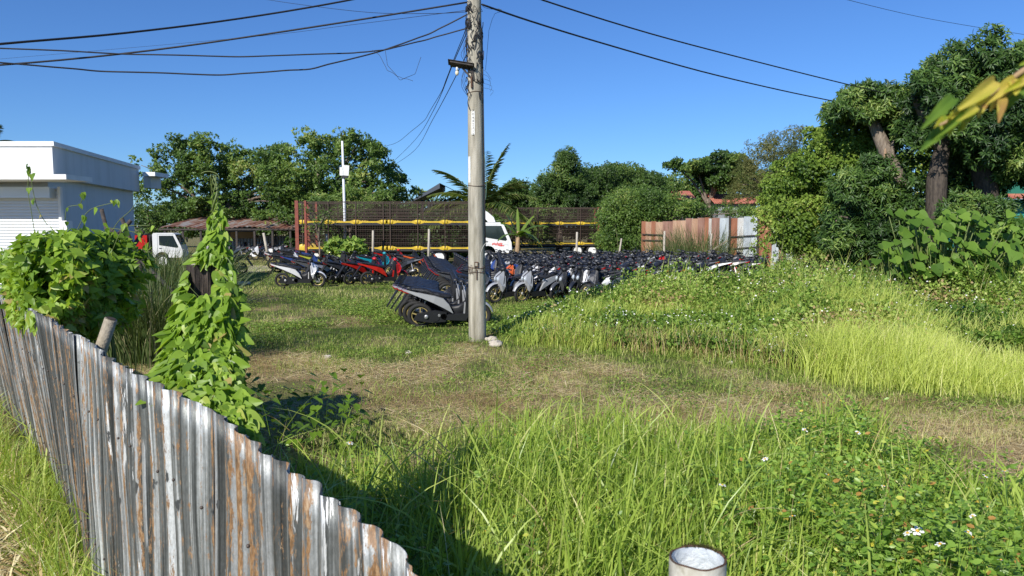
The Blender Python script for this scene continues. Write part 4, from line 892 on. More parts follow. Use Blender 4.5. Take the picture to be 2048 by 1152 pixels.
def cab(t, s=1.0, deflector=True, ox=0):
    before = set(t.children)
    P_ = lambda pts: [(x*s, z*s) for x, z in pts]
    # cab nose towards +x, rear wall at x=0
    arch = [(.62+.46*math.cos(a), .72+.42*math.sin(a)) for a in np.linspace(0, PI, 9)]
    b_ = MB(); b_.prism(P_([(0, .72), (0, 2.38), (.08, 2.5), (1.35, 2.5), (1.52, 2.42), (1.88, 1.62), (2.0, 1.3), (2.02, .72)]+arch), M_tw, 1.05*s)
    b_.build('cab_body', t)
    for sd in (-1, 1):
        y = sd*1.053*s
        win = MB(); pw = [(.45, 1.62), (.45, 2.3), (1.4, 2.3), (1.74, 1.5), (1.66, 1.42)]
        win.add([(x*s, y+sd*.004, z*s) for x, z in pw], [tuple(range(5)) if sd < 0 else (4, 3, 2, 1, 0)], M_glass); win.build('side_window', t)
        seam = MB()
        for a, c in (((.34, .8), (.34, 2.4)), ((.34, 2.4), (1.45, 2.4)), ((1.78, 1.5), (1.8, .9)), ((.34, 1.2), (1.8, 1.2))): seam.bar((a[0]*s, y+sd*.002, a[1]*s), (c[0]*s, y+sd*.002, c[1]*s), .012, .004, M_grey)
        d = seam.build('door', t); MB().box((.52*s, y+sd*.02, 1.4*s), (.16*s, .03, .035*s), M_dk).build('handle', d)
        MB().box((1.55*s, y+sd*.01, .84*s), (.14*s, .015, .04*s), M_dk).build('marker_light', t)
    ws = MB(); ws.add([(1.56*s, -.95*s, 2.36*s), (1.56*s, .95*s, 2.36*s), (1.885*s+.006, .98*s, 1.66*s), (1.885*s+.006, -.98*s, 1.66*s)], [(3, 2, 1, 0)], M_glass); ws.build('windscreen', t)
    MB().box((2.04*s, 0, .62*s), (.12*s, 2.1*s, .28*s), M_grey).build('bumper', t)
    for sd in (-1, 1):
        MB().box((2.03*s, sd*.8*s, .95*s), (.05, .3*s, .2*s), pmat('headlamp_glass', (.7, .72, .74), .1)).build('headlight', t)
        MB().bar((1.75*s, sd*1.06*s, 2.2*s), (1.9*s, sd*1.22*s, 2.15*s), .03, .03, M_dk).box((1.92*s, sd*1.24*s, 1.98*s), (.06, .16*s, .36*s), M_dk).build('mirror', t)
    if deflector:
        prof = [(.0, 2.5), (.02, 3.38), (.3, 3.22), (.75, 2.95), (1.1, 2.7), (1.18, 2.5), (.45, 2.5), (.3, 2.75), (.12, 2.9)]
        MB().prism(P_([(-.05, 2.52), (-.05, 3.38), (.15, 3.36), (.6, 3.1), (.95, 2.8), (1.05, 2.52), (.62, 2.52), (.45, 2.72), (.2, 2.86), (.12, 2.52)]), M_tw, .92*s).build('wind_deflector', t)
    for o in set(t.children)-before: o.location.x += ox
def hauler(loc, lab, with_cab=True, Lt=10.25, plain=False):
    # Lt: length of the two-deck cage, cage runs from x=-Lt to 0, cab in front of it
    t = empty('cage_truck' if with_cab else 'cage_trailer', loc, 0, lab, 'truck' if with_cab else 'trailer', 'two-deck motorcycle carriers')
    W = 1.18
    zb, zm, ztp = 1.0, 2.52, 3.68
    fr = MB(); fr.box((-Lt/2, 0, zb-.2), (Lt, .8, .22), M_dk); fr.build('chassis', t)
    for z_, nm in ((zb-.03, 'lower_deck'), (zm-.03, 'upper_deck')): MB().box((-Lt/2, 0, z_), (Lt-.1, 2*W-.1, .06), M_dk).build(nm, t)
    posts = [0, -1.62, -3.2, -4.8, -5.2, -6.8, -8.4, -Lt+.35]
    posts = [p for p in posts if p > -Lt]
    for sd in (-1, 1):
        y = sd*W
        for z_, big in ((zb, 1), (zm, 1)):
            r_ = MB(); r_.box((-Lt/2, y, z_), (Lt, .05, .085), M_yel)
            for x in posts:
                r_.ball((x-.07, y-sd*0+sd*.03, z_), (.1, .05, .13), M_yel, 8, 5); r_.ball((x+.07, y+sd*.03, z_), (.1, .05, .13), M_yel, 8, 5)
                r_.add([(x-.42, y+sd*.03, z_-.03), (x-.1, y+sd*.03, z_-.13), (x-.1, y+sd*.03, z_+.13), (x-.42, y+sd*.03, z_+.03)], [(0, 1, 2, 3)], M_yel)
                r_.add([(x+.42, y+sd*.03, z_-.03), (x+.1, y+sd*.03, z_-.13), (x+.1, y+sd*.03, z_+.13), (x+.42, y+sd*.03, z_+.03)], [(0, 1, 2, 3)], M_yel)
            if z_ == zb: r_.ball((-Lt+.3, y+sd*.04, z_-.05), (.3, .05, .3), M_yel, 10, 6)
            r_.build('yellow_rail', t)
            MB().box((-Lt/2, y, z_-.12), (Lt, .045, .12), M_dk).build('side_beam', t)
        for x in posts:
            MB().box((x, y+sd*.05, (zb+ztp)/2), (.05, .05, ztp-zb), M_mesh).build('post', t)
        g = MB()
        for z_ in (ztp, ztp-.42, ztp-.62, ztp-.8, zm-.45, zm-.62, zb+.75, zb+.55, zb+.3, zm+.2, 1.9): g.box((-Lt/2, y, z_), (Lt, .022, .022 if z_ < ztp else .05), M_mesh)
        x = -Lt+.1
        while x < 0: g.box((x, y, (zb+ztp)/2), (.011, .011, ztp-zb), M_mesh); x += .1
        for zz in np.arange(zb+.1, ztp, .11): g.box((-Lt/2, y, zz), (Lt, .010, .010), M_mesh)
        g.build('mesh_panel', t)
    rp = MB()
    for x in (-Lt+.02, -Lt+.52):
        for sd in (-1, 1): rp.box((x, sd*(W+.04), (zb+ztp)/2-.1), (.2 if x < -Lt+.2 else .13, .1, ztp-zb+.35), M_redst)
    for z_ in np.arange(zb, ztp, .38):
        for sd in (-1, 1): rp.bar((-Lt+.05, sd*(W+.04), z_), (-Lt+.5, sd*(W+.04), z_-.1), .03, .03, M_dk)
        rp.box((-Lt+.02, 0, z_), (.06, 2*W, .05), M_redst)
    rp.build('end_frame', t)
    for x in (-2.0, -8.2, -9.3):
        for sd in (-1, 1): wheel(t, x, sd*.95, .45, .28)
    if with_cab:
        cab(t, 1.0, True, .25); [wheel(t, .87, sd*.95, .45, .26) for sd in (-1, 1)]
    return t
trk = hauler(at(944, 500, 45)*1.0, 'white cab truck with a yellow railed two-deck cage behind the pole')
trk.location = Vector((at(946, 500, 43.8).x, 45.0, 0))
# red slanted emblem lettering on the cab door
tx = MB()
for k in range(7): tx.box((.9+.085*k, -1.06, 1.24+(.02 if k % 2 else 0)-.006*k), (.055, .006, .11+.03*(k % 3 == 0)+.012*k), M_lettr, Matrix.Rotation(.25, 3, 'Y'))
tx.box((1.42, -1.061, 1.14), (.3, .005, .05), M_lettr)
tx.build('door_emblem', trk).location.x = .25
tr2 = hauler(Vector((0, 0, 0)), 'second dark cage trailer with dull yellow rails behind the packed scooters', False)
tr2.location = Vector((at(1205, 480, 56.8).x-.0, 58.0, 0))
tr2.rotation_euler = (0, 0, PI); tr2.location.x = at(1210, 480, 56.8).x-10.25
# small white truck at the left
t3 = empty('flatbed_truck', (at(295, 500, 41).x, 42.0, 0), 0, 'white cab pickup truck parked between white building and shed', 'truck')
t3.rotation_euler = (0, 0, .22); cab(t3, .76, False)
MB().box((-1.9, 0, .62), (3.6, .7, .18), M_dk).build('chassis', t3)
MB().box((-1.9, 0, .95), (3.4, 1.75, .1), M_dk).box((-.12, 0, 1.4), (.06, 1.7, .8), M_dk).build('bed', t3)
MB().box((-.75, 0, 1.4), (.9, 1.3, .75), M_red).box((-.75, 0, 1.82), (.7, 1.1, .08), M_dk).build('red_engine_load', t3)
for x in (.53, -2.6):
    for sd in (-1, 1): wheel(t3, x, sd*.8, .36, .22)
# ------------------------------------------------------------------ shed
def ribsheet(b, p0, p1, z0, z1, mat, pitch=.2, amp=.02, dy=0, dy2=0):
    """corrugated sheet standing between ground points p0 and p1; dy/dy2 shift bottom/top outwards"""
    p0, p1 = Vector((p0[0], p0[1], 0)), Vector((p1[0], p1[1], 0)); L = (p1-p0).length; d = (p1-p0)/L; nv = Vector((d.y, -d.x, 0)); n = int(L/pitch*4)+1; vs = []
    for i in range(n+1):
        s_ = L*i/n; o_ = amp*(1 if i % 4 in (1, 2) else -1); q = p0+d*s_+nv*o_
        vs += [q+nv*dy+Vector((0, 0, z0)), q+nv*dy2+Vector((0, 0, z1 if not callable(z1) else z1(s_/L)))]
    return b.add(vs, [(2*i, 2*i+2, 2*i+3, 2*i+1) for i in range(n)], mat)
M_rust = pmat('rusty_roof', (.16, .06, .04), .85, .1, col2=(.30, .16, .11), scale=1.3, stretch=(1, .25, 1), lo=.4, hi=.6, col3=(.36, .33, .31), bump=.2)
M_galv = pmat('dull_galvanised', (.32, .33, .34), .6, .35, col2=(.42, .43, .44), scale=2.5, stretch=(1, 1, .3))
xs0 = at(316, 452, 54).x; xs1 = at(590, 452, 54).x
shed = empty('open_shed', ((xs0+xs1)/2, 58, 0), 0, 'long open shed with patched rusty roof sheets beyond the parked motorcycles', 'shed')
hw_ = (xs1-xs0)/2
ze = hp(450, 456, 54); zr = hp(450, 434, 60)
b_ = MB(); nS = 110; vs = []
for i in range(nS+1):
    x = -hw_+2*hw_*i/nS; a = .03*(1 if i % 4 in (1, 2) else -1); sag = .1*math.sin(i*.11); vs += [(x, -4, ze+a+sag), (x, 2.4, zr+a+sag*.5), (x, 5.5, zr-.6+a)]
b_.add(vs, [(3*i, 3*i+3, 3*i+4, 3*i+1) for i in range(nS)]+[(3*i+1, 3*i+4, 3*i+5, 3*i+2) for i in range(nS)], M_rust); b_.build('roof', shed)
b_ = MB().box((0, -3.9, ze-.1), (2*hw_, .12, .12), M_board)
b_.build('eave_beam', shed)
for i in range(8): MB().box((-hw_+.4+i*(2*hw_-.8)/7, -3.8, ze/2-.05), (.14, .14, ze-.2), M_board).build('post', shed)
b_ = MB(); ribsheet(b_, (-hw_+1, 1.5), (hw_-.2, 1.5), 0, 1.55, M_galv, .25, .03); b_.build('back_wall', shed)
MB().box((.9-1.6, 1.3, 1.6), (2.0, .08, .5), pmat('tan_board', (.4, .27, .15), .8)).build('tan_board', shed)
MB().box((-hw_+2, 4.5, 1.2), (4, .15, 2.4), M_grey).build('side_wall', shed)
# second low roof piece right of the shed
rt = empty('lean_to_roof', (at(615, 470, 57).x, 58, 0), 0, 'low dark lean-to roof right of the open shed', 'shed')
MB().add([(-2.2, -2.5, 2.0), (1.9, -2.5, 1.75), (1.9, 1.5, 2.35), (-2.2, 1.5, 2.7)], [(0, 1, 2, 3)], M_rust).build('roof', rt)
b_ = MB()
for x, y in ((-2, -2.3), (1.7, -2.3), (-2, 1.3), (1.7, 1.3)): b_.box((x, y, .95), (.1, .1, 1.9), M_board)
b_.build('posts', rt)
# ------------------------------------------------------------------ far rusty fence
M_fr = [pmat('far_sheet_'+n_, c0, .75, .1, col2=c2_, scale=1.8, stretch=(2, 2, .5), bump=.15) for n_, c0, c2_ in (('tan', (.36, .21, .13), (.48, .32, .22)), ('rust', (.24, .09, .05), (.36, .16, .09)), ('grey', (.36, .40, .43), (.50, .55, .58)), ('brown', (.22, .11, .08), (.34, .20, .15)), ('pale', (.55, .56, .55), (.45, .40, .35)))]
ff = [(1284, 444, 1), (1292, 444, 0), (1303, 443, 1), (1312, 443, 0), (1326, 442, 3), (1346, 440, 0), (1372, 437, 3), (1384, 437, 0), (1396, 437, 3), (1410, 436, 1), (1418, 437, 4), (1424, 435, 3), (1440, 436, 2), (1461, 435, 1), (1476, 436, 4), (1488, 434, 2), (1504, 431, 2), (1519, 429, 1), (1546, 431, 2), (1560, 430, 0), (1575, 428, 2), (1590, 432, 3), (1610, 434, 2)]
fy = lambda u: np.interp(u, [1284, 1580, 1640], [44, 38.5, 37.5])
p0 = at(1284, 440, 44)
ffr = empty('rusty_boundary_fence', (p0.x, p0.y, 0), 0, 'patchwork fence of rusty and grey upright metal sheets beyond the scooters', 'fence')
for k in range(len(ff)-1):
    u, v, mi_ = ff[k]; u2 = ff[k+1][0]; a = at(u-1, v, fy(u)); c = at(u2+1, v, fy(u2)); b_ = MB(); dz = random.uniform(-.04, .04)
    ribsheet(b_, (a.x-p0.x, a.y-p0.y-.03*(k % 2)), (c.x-p0.x, c.y-p0.y-.03*(k % 2)), 0, a.z+dz, M_fr[mi_], .11, .012); b_.build('sheet', ffr)
for v0, v1, ua, ub in ((468, 470, 1284, 1330), (480, 481, 1284, 1330), (474, 470, 1455, 1520), (498, 493, 1460, 1520), (482, 478, 1520, 1570)):
    a, c = at(ua, v0, fy(ua)-.12), at(ub, v1, fy(ub)-.12); MB().bar(a-p0+Vector((0, 0, p0.z)), c-p0+Vector((0, 0, p0.z)), .06, .05, M_board).build('rail', ffr)
b_ = MB()
for u in (1460, 1517, 1571): a = at(u, 432, fy(u)-.1); b_.box((a.x-p0.x, a.y-p0.y, a.z/2), (.09, .09, a.z), M_board)
b_.build('support_posts', ffr)
MB().bar(at(1455, 481, 40)-Vector((0, 0, 0)), at(1417, 505, 39.6), .07, .07, M_stub).build('slanting_prop', None, 'pale slanting wooden prop before the rusty fence', 'pole')
clump('silver_grass', Vector((at(1395, 500, 42).x, 41.5, 0)), 1500, 2.6, 'tall green reed clump in front of the rusty boundary fence', spread=2.6, wid=.025, bend=(.1, .6))
clump('silver_grass', Vector((at(1340, 500, 42).x, 42, 0)), 700, 1.5, 'low reed tuft left in front of the rusty boundary fence', spread=1.6, wid=.025, bend=(.1, .6))
# ------------------------------------------------------------------ yard stakes and white lamp pole
M_stake = pmat('pale_stake', (.50, .46, .38), .8, col2=(.34, .30, .24), scale=10, stretch=(1, 1, .4))
STK = [(746, 461, 515, 43, 5, 'thin pale stake left of the motorcycles cluster centre'), (858, 458, 542, 38, 5, 'white wire wrapped stake standing on the grass left of the pole'), (653, 468, 515, 43, 4.5, 'pale stake beside the sapling before the cage truck'),
       (1154, 464, 505, 41, 5, 'pale stake in the packed scooters right of the banana plant'), (1243, 477, 512, 40, 4, 'thin leaning stake left of the rusty boundary fence'), (1329, 462, 514, 40, 5, 'pale stake in front of the tan end of the rusty fence'), (1423, 467, 514, 39.5, 4, 'thin pale stake by the reed clump')]
for u, v0, v1, y_, w_, lab in STK:
    a = at(u, v0, y_); r_ = w_/2/F*y_; b_ = MB(); tl = random.uniform(-.05, .05)+(-.25 if u == 1243 else 0)
    b_.tube([(tl, 0, 0), (0, 0, a.z)], [r_, r_*.85], M_stake, 7)
    if u == 858:
        for k in range(14): zz = a.z*(.25+.4*k/14); b_.ring((0, 0, zz), .001, .001, M_stake, n=4, m=3); b_.tube([(-.11, 0, zz), (.11, .02, zz+.02)], .009, M_stake, 4)
    b_.build('stake', None, lab, 'post', loc=(a.x, y_, 0))
a, c = at(527, 466, 49), at(538, 516, 49); c.z = 0
MB().tube([(0, 0, 0), a-c], [.1, .08], M_stake, 8).build('stake', None, 'leaning pale stake in front of the shed', 'post', loc=c)
# ceramic-pale bird-like garden egret near the shed? a small white upright bird
lp = empty('light_pole', (at(691, 480, 46).x, 46, 0), 0, 'slim white metal light pole in front of the left cage truck', 'light pole'); zt_ = at(689, 282, 46).z
M_wp = pmat('white_pole_paint', (.8, .82, .84), .4)
MB().tube([(0, 0, 0), (-.03, 0, 3.5), (-.09, 0, zt_)], [.085, .08, .06], M_wp, 12).build('pole_shaft', lp)
MB().box((.1, -.1, at(690, 341, 46).z), (.42, .06, .62), M_white, Matrix.Rotation(.08, 3, 'Y')).box((-.15, -.05, at(690, 343, 46).z), (.2, .2, .5), M_white).build('white_box', lp)
MB().box((.03, -.05, at(690, 354, 46).z), (.35, .2, .12), M_dk).build('floodlight', lp)
MB().tube([(-.09, 0, zt_), (-.1, 0, zt_+.6)], .02, M_dk, 5).tube([(-.09, 0, zt_+.2), (-.3, 0, zt_+.9)], .015, M_dk, 5).tube([(-.09, 0, zt_+.2), (.1, 0, zt_+.6)], .015, M_dk, 5).build('antenna', lp)
# ------------------------------------------------------------------ houses beyond
M_rr = pmat('red_roof', (.36, .10, .07), .8, col2=(.48, .19, .12), scale=2)
M_gr = pmat('green_paint', (.02, .16, .11), .6)
M_teal = pmat('teal_wall', (.03, .36, .33), .7, col2=(.05, .28, .26), scale=3)
def house(u0, u1, vt, ve, Y, lab, roofm, wallm, cat='house', dep=6, name='house'):
    x0, x1 = at(u0, 0, Y).x, at(u1, 0, Y).x; ze = hp(u0, ve, Y); zt = hp(u0, vt, Y); hw = (x1-x0)/2
    t = empty(name, ((x0+x1)/2, Y+dep/2, 0), 0, lab, cat)
    MB().box((0, 0, ze/2), (2*hw-.8, dep-.8, ze), wallm).build('wall', t)
    b = MB(); d = dep/2
    nS = 40; vs = []
    for i in range(nS+1):
        x = -hw+2*hw*i/nS; a = .03*(i % 2); vs += [(x, -d, ze-.15+a), (x, 0, zt+a), (x, d, ze-.15+a)]
    b.add(vs, [(3*i, 3*i+3, 3*i+4, 3*i+1) for i in range(nS)]+[(3*i+1, 3*i+4, 3*i+5, 3*i+2) for i in range(nS)], roofm); b.build('roof', t)
    MB().box((-hw*.4, -d+.39, ze*.55), (1.2, .04, 1.1), M_glass).build('window', t)
    return t
house(1322, 1402, 379, 396, 72, 'low house with red roof half hidden, left of the pair', M_rr, M_grey)
house(1438, 1534, 385, 404, 66, 'house with orange red roof above the rusty fence', M_rr, M_grey)
# dark open gable roof
x0 = at(822, 400, 72).x; x1 = at(950, 400, 72).x; t = empty('dark_roof_pavilion', ((x0+x1)/2, 74, 0), 0, 'dark steep open roof rising behind the palm fronds', 'building')
za, zb2 = hp(0, 401, 72), hp(0, 366, 72); M_dr = pmat('dark_roofing', (.06, .075, .10), .6)
MB().add([(x0-(x0+x1)/2, -2, za), (-.3, -2, zb2), (-.3, 4, zb2), (x0-(x0+x1)/2, 4, za), (x0-(x0+x1)/2, -2, za-.15), (-.3, -2, zb2-.5), (-.3, 4, zb2-.5), (x0-(x0+x1)/2, 4, za-.15)], [(0, 1, 2, 3), (7, 6, 5, 4), (0, 4, 5, 1), (3, 2, 6, 7), (0, 3, 7, 4), (1, 5, 6, 2)], M_dr).add([(-.3, -2, zb2), (x1-(x0+x1)/2, -2, za), (x1-(x0+x1)/2, 4, za), (-.3, 4, zb2)], [(0, 1, 2, 3)], M_dr).build('roof', t)
for dx in (1.0, 1.6, 1.9): MB().box((x0-(x0+x1)/2+dx, -1.2, za/2), (.2, .2, za+.2), M_dk).build('post', t)
# teal house at the right edge
x0 = at(2004, 400, 33).x
t = empty('teal_house', (x0+4, 35, 0), 0, 'teal and green house with red awning at the right edge', 'house')
z1_ = hp(0, 400, 33); MB().box((0, 0, z1_/2), (8, 4, z1_), M_teal).build('wall', t)
MB().add([(-4.2, -2.8, hp(0, 397, 33)), (4, -2.8, hp(0, 397, 33)), (4, -2.02, hp(0, 380, 33)), (-4.2, -2.02, hp(0, 380, 33)), (-4.2, -2.8, hp(0, 399, 33)), (4, -2.8, hp(0, 399, 33))], [(0, 1, 2, 3), (4, 5, 1, 0)], M_rr).build('awning', t)
MB().box((0, -.3, hp(0, 365, 33)), (8.4, 4.2, 1.0), M_gr).build('upper_wall', t)
MB().add([(-4.5, -2.7, hp(0, 352, 33)), (4.5, -2.7, hp(0, 352, 33)), (4.5, 0, hp(0, 315, 33)), (-4.5, 0, hp(0, 315, 33)), (-4.5, 2.7, hp(0, 352, 33)), (4.5, 2.7, hp(0, 352, 33))], [(0, 1, 2, 3), (3, 2, 5, 4)], pmat('green_roof', (.03, .2, .14), .5)).build('roof', t)
for k in range(3): MB().box((-2.6+2.2*k, -2.02, 1.5), (1.0, .06, 1.2), M_glass).build('window', t)
MB().box((at(1985, 430, 30).x-x0-4, -4.5, 1.2), (2.2, .1, 2.4), M_galv).build('metal_gate', t)
# rocks and litter by the pole
M_rock = pmat('pale_rock', (.40, .36, .29), .9, col2=(.55, .50, .43), scale=14, bump=.6)
def rock(u, v, s_, lab):
    p = gnd(u, v); b = MB(); b.ball((0, 0, s_*.35), (s_, s_*.8, s_*.6), M_rock, 12, 8); b.v = [tuple(Vector(q)*(1+.22*math.sin(q[0]*57+q[1]*91+q[2]*43+u))) for q in b.v]; b.build('rock', None, lab, 'rock', 'pale stones on the yard', loc=p)
rock(985, 683, .10, 'pale stone nearest the foot of the concrete pole, upper one'); rock(991, 693, .12, 'pale stone by the pole foot, lower and larger one'); rock(975, 681, .06, 'small stone touching the pole foot'); rock(817, 708, .06, 'lone pale stone on the grass left of the pole')
rock(1461, 728, .05, 'small pale stone on the cut straw right of the pole'); rock(484, 571, .16, 'white stone left in the tree shade by the shed'); rock(495, 569, .12, 'smaller white stone beside the one by the shed'); rock(655, 718, .07, 'flat pale stone on the lawn left of the pole')

# egret standing on the lawn
eg = at(508, 524, 46.5); eg.z = 0
M_feath = pmat('white_feathers', (.75, .74, .70), .8)
b_ = MB(); b_.loft([(-.26, .42, .46, .02), (-.12, .36, .5, .07), (.05, .36, .54, .085), (.14, .44, .6, .05), (.16, .56, .7, .03), (.13, .7, .82, .025), (.17, .8, .88, .035), (.22, .81, .86, .02)], M_feath, 10, 2)
b_.tube([(.22, 0, .835), (.33, 0, .82)], [.012, .003], M_yel, 5).tube([(.02, .03, .38), (.03, .03, 0)], .01, M_dk, 5).tube([(-.02, -.03, .38), (-.01, -.03, 0)], .01, M_dk, 5)
b_.build('egret', None, 'small white egret standing on the lawn before the shed', 'bird', loc=eg, rz=2.6)
# ------------------------------------------------------------------ scooters
M_tyre = pmat('tyre_rubber', (.018, .018, .018), .8)
M_gold = pmat('gold_rim', (.62, .50, .20), .35, .5)
M_plast = pmat('black_plastic', (.014, .015, .018), .5)
M_seat = pmat('wrapped_seat', (.012, .012, .013), .45, spec=.3, coat=.12, bump=.5, col2=(.03, .032, .038), scale=14)
M_alum = pmat('cast_aluminium', (.42, .42, .43), .4, .6)
M_lens = pmat('lamp_lens', (.45, .5, .55), .05, coat=1)
M_tail = pmat('tail_lamp_red', (.35, .015, .012), .15, coat=.6)
def paint(n, c): return pmat('paint_'+n, c, .3, coat=.8, spec=.5)
PT = {'silver': paint('silver', (.33, .34, .355)), 'red': paint('red', (.52, .015, .012)), 'black': paint('black', (.02, .022, .026)), 'white': paint('white', (.66, .66, .67)),
      'blue': paint('blue', (.03, .06, .22)), 'teal': paint('teal', (.01, .30, .38)), 'grey': paint('grey', (.06, .063, .07)), 'orange': paint('orange', (.62, .12, .03)), 'lime': paint('lime', (.38, .42, .05))}
def scooter_parts(pt, full=True, kind=0):
    """list of (name, MB, [children]) ; x forward, z up, wheels on the ground"""
    P = PT[pt]; R = .285; seg = 24 if full else 14
    def wheel_mb(x):
        t = MB().ring((x, 0, R), R-.045, .048, M_tyre, n=seg, m=7 if full else 5)
        r = MB().ring((x, 0, R), R-.098, .016, M_gold, n=seg, m=5)
        for k in range(5):
            a = 2*PI*k/5+.3; d = Vector((math.cos(a), 0, math.sin(a))); o = Vector((x, 0, R)); r.bar(o, o+d*(R-.1), .03, .022, M_gold)
        r.tube([(x, -.045, R), (x, .045, R)], .042, M_alum, 10)
        if full: r.tube([(x, -.052, R), (x, -.046, R)], .085, M_alum, 14)
        return t, r
    tr, rr = wheel_mb(-.64); tf, rf = wheel_mb(.645)
    pts = []
    side = MB()
    for sg in (-1, 1):
        # sculpted rear panel: tail, top edge, nose, lower edge
        q = [(-1.04, .905, .045), (-.66, .83, .125), (-.30, .76, .155), (-.12, .70, .155), (.0, .56, .15), (.09, .36, .13), (-.12, .49, .15), (-.34, .61, .165), (-.66, .745, .13), (-1.0, .86, .05)]
        vs = [(x, sg*hw, z) for x, z, hw in q]+[(x, sg*hw*.6, z) for x, z, hw in q]; n = len(q)
        f = [(0, 1, 8, 9), (1, 2, 7, 8), (2, 3, 6, 7), (3, 4, 6), (4, 5, 6)]
        if sg > 0: f = [g[::-1] for g in f]
        side.add(vs, f+[(i, (i+1) % n, (i+1) % n+n, i+n) for i in range(n)], P)
    core = MB().loft([(-.98, .83, .88, .035), (-.6, .70, .82, .09), (-.3, .52, .74, .11), (-.05, .34, .66, .11), (.05, .26, .5, .10)], M_plast, 8)
    core.prism([(-.12, .22), (.36, .2), (.42, .30), (.36, .36), (-.1, .33)], M_plast, .15)
    core.loft([(.0, .3, .5, .05), (.2, .3, .52, .055), (.38, .34, .66, .06)], M_plast, 8)
    eng = MB().prism([(-.78, .22), (-.7, .36), (-.3, .42), (-.06, .38), (-.08, .18), (-.4, .16)], M_plast, .05, -.1).tube([(-.3, -.16, .28), (-.3, -.05, .28)], .09, M_plast, 12).tube([(-.22, -.17, .33), (-.22, -.05, .33)], .03, M_alum, 8).tube([(-.12, -.15, .3), (-.12, -.05, .3)], .07, M_plast, 12)
    eng.ball((-.5, -.17, .3), (.05, .02, .05), M_alum, 8, 5).bar((-.62, .09, .32), (-.5, .09, .66), .03, .03, M_alum)
    exh = MB().tube([(-.1, .12, .2), (-.35, .15, .22), (-.42, .16, .25), (-.86, .17, .36)], [.018, .02, .055, .05], M_plast, 10)
    if full: exh.tube([(-.5, .165, .3), (-.75, .17, .36)], .058, M_alum, 10)
    seat = MB().loft([(-.92, .87, .90, .06), (-.75, .85, .93, .085), (-.5, .80, .91, .11), (-.36, .76, .85, .12), (-.15, .70, .81, .13), (.0, .67, .78, .10), (.05, .69, .73, .06)], M_seat, 12, 2.4)
    grab = MB().tube([(-.7, -.12, .86), (-.9, -.1, .93), (-1.0, 0, .94), (-.9, .1, .93), (-.7, .12, .86)], .014, M_plast, 6)
    shield = MB().prism([(.30, .24, .10), (.33, .6, .12), (.36, .6, .12), (.37, .24, .10)], P).prism([(.34, .3, .13), (.36, .6, .16), (.37, .92, .12), (.43, .95, .12), (.50, .62, .19), (.46, .3, .15)], M_plast)
    cowl = MB()
    for sg in (-1, 1):
        q = [(.44, .98, .05), (.60, .84, .10), (.64, .70, .13), (.56, .56, .20), (.50, .36, .17), (.44, .52, .21), (.42, .82, .15)]
        vs = [(x, sg*hw, z) for x, z, hw in q]+[(.46, sg*.02, .92), (.66, sg*.02, .78), (.64, sg*.03, .62), (.53, sg*.08, .40)]
        f = [(0, 1, 6), (1, 2, 5, 6), (2, 3, 5), (3, 4, 5), (0, 7, 8, 1), (1, 8, 9, 2), (2, 9, 3), (3, 9, 10, 4)]
        if sg > 0: f = [g[::-1] for g in f]
        cowl.add(vs, f, P)
    core2 = MB().loft([(.42, .5, .94, .13), (.55, .5, .82, .1), (.62, .62, .76, .06)], M_plast, 8)
    lensb = MB().ball((.62, .07, .72), (.05, .05, .07), M_lens, 8, 6).ball((.62, -.07, .72), (.05, .05, .07), M_lens, 8, 6)
    fork = MB()
    for sg in (-1, 1): fork.tube([(.645, sg*.075, .285), (.56, sg*.075, .58)], [.022, .026], M_plast, 6)
    fork.tube([(.56, 0, .5), (.42, 0, 1.0)], .03, M_plast, 6)
    fend = MB(); vs = []; n = 9
    for i in range(n+1):
        a = math.radians(15+135*i/n); wv = .07*(1-.5*abs(i/n-.55)); 
        for yy, rr_ in ((-wv, .31), (-wv*.6, .34), (wv*.6, .34), (wv, .31)): vs.append((.645+rr_*math.cos(a), yy, R+rr_*math.sin(a)))
    fend.add(vs, [(4*i+k, 4*i+k+1, 4*i+k+5, 4*i+k+4) for i in range(n) for k in range(3)], P, True)
    bar = MB().tube([(.37, -.34, 1.03), (.40, -.2, 1.04), (.42, -.06, 1.0), (.42, .06, 1.0), (.40, .2, 1.04), (.37, .34, 1.03)], .014, M_plast, 6)
    for sg in (-1, 1): bar.tube([(.37, sg*.34, 1.03), (.39, sg*.23, 1.04)], .022, M_plast, 7).bar((.43, sg*.32, 1.02), (.43, sg*.18, 1.03), .012, .01, M_alum)
    bar.loft([(.34, .98, 1.05, .06), (.42, .95, 1.09, .11), (.5, .95, 1.04, .06)], P if kind else M_plast, 8)
    mud = MB().add([(-.93, -.07, .80), (-.93, .07, .80), (-1.2, .05, .40), (-1.2, -.05, .40), (-.9, -.07, .79), (-.9, .07, .79), (-1.17, .05, .39), (-1.17, -.05, .39)], [(0, 1, 2, 3), (7, 6, 5, 4), (0, 3, 7, 4), (1, 5, 6, 2), (3, 2, 6, 7)], M_plast)
    tl = MB().prism([(-1.05, .88, .03), (-.92, .88, .07), (-.88, .80, .07), (-1.0, .82, .03)], M_tail)
    return [('wheel', tr, [('rim', rr)]), ('wheel', tf, [('rim', rf)]), ('side_panel', side, []), ('frame_cover', core, []), ('engine', eng, []), ('exhaust', exh, []),
            ('seat', seat, [('grab_rail', grab)]), ('leg_shield', shield, []), ('front_cowl', cowl, [('cowl_core', core2)]), ('headlight', lensb, []), ('fork', fork, []), ('front_fender', fend, []), ('handlebar', bar, []), ('rear_mudguard', mud, []), ('tail_light', tl, [])]
_SC = {}
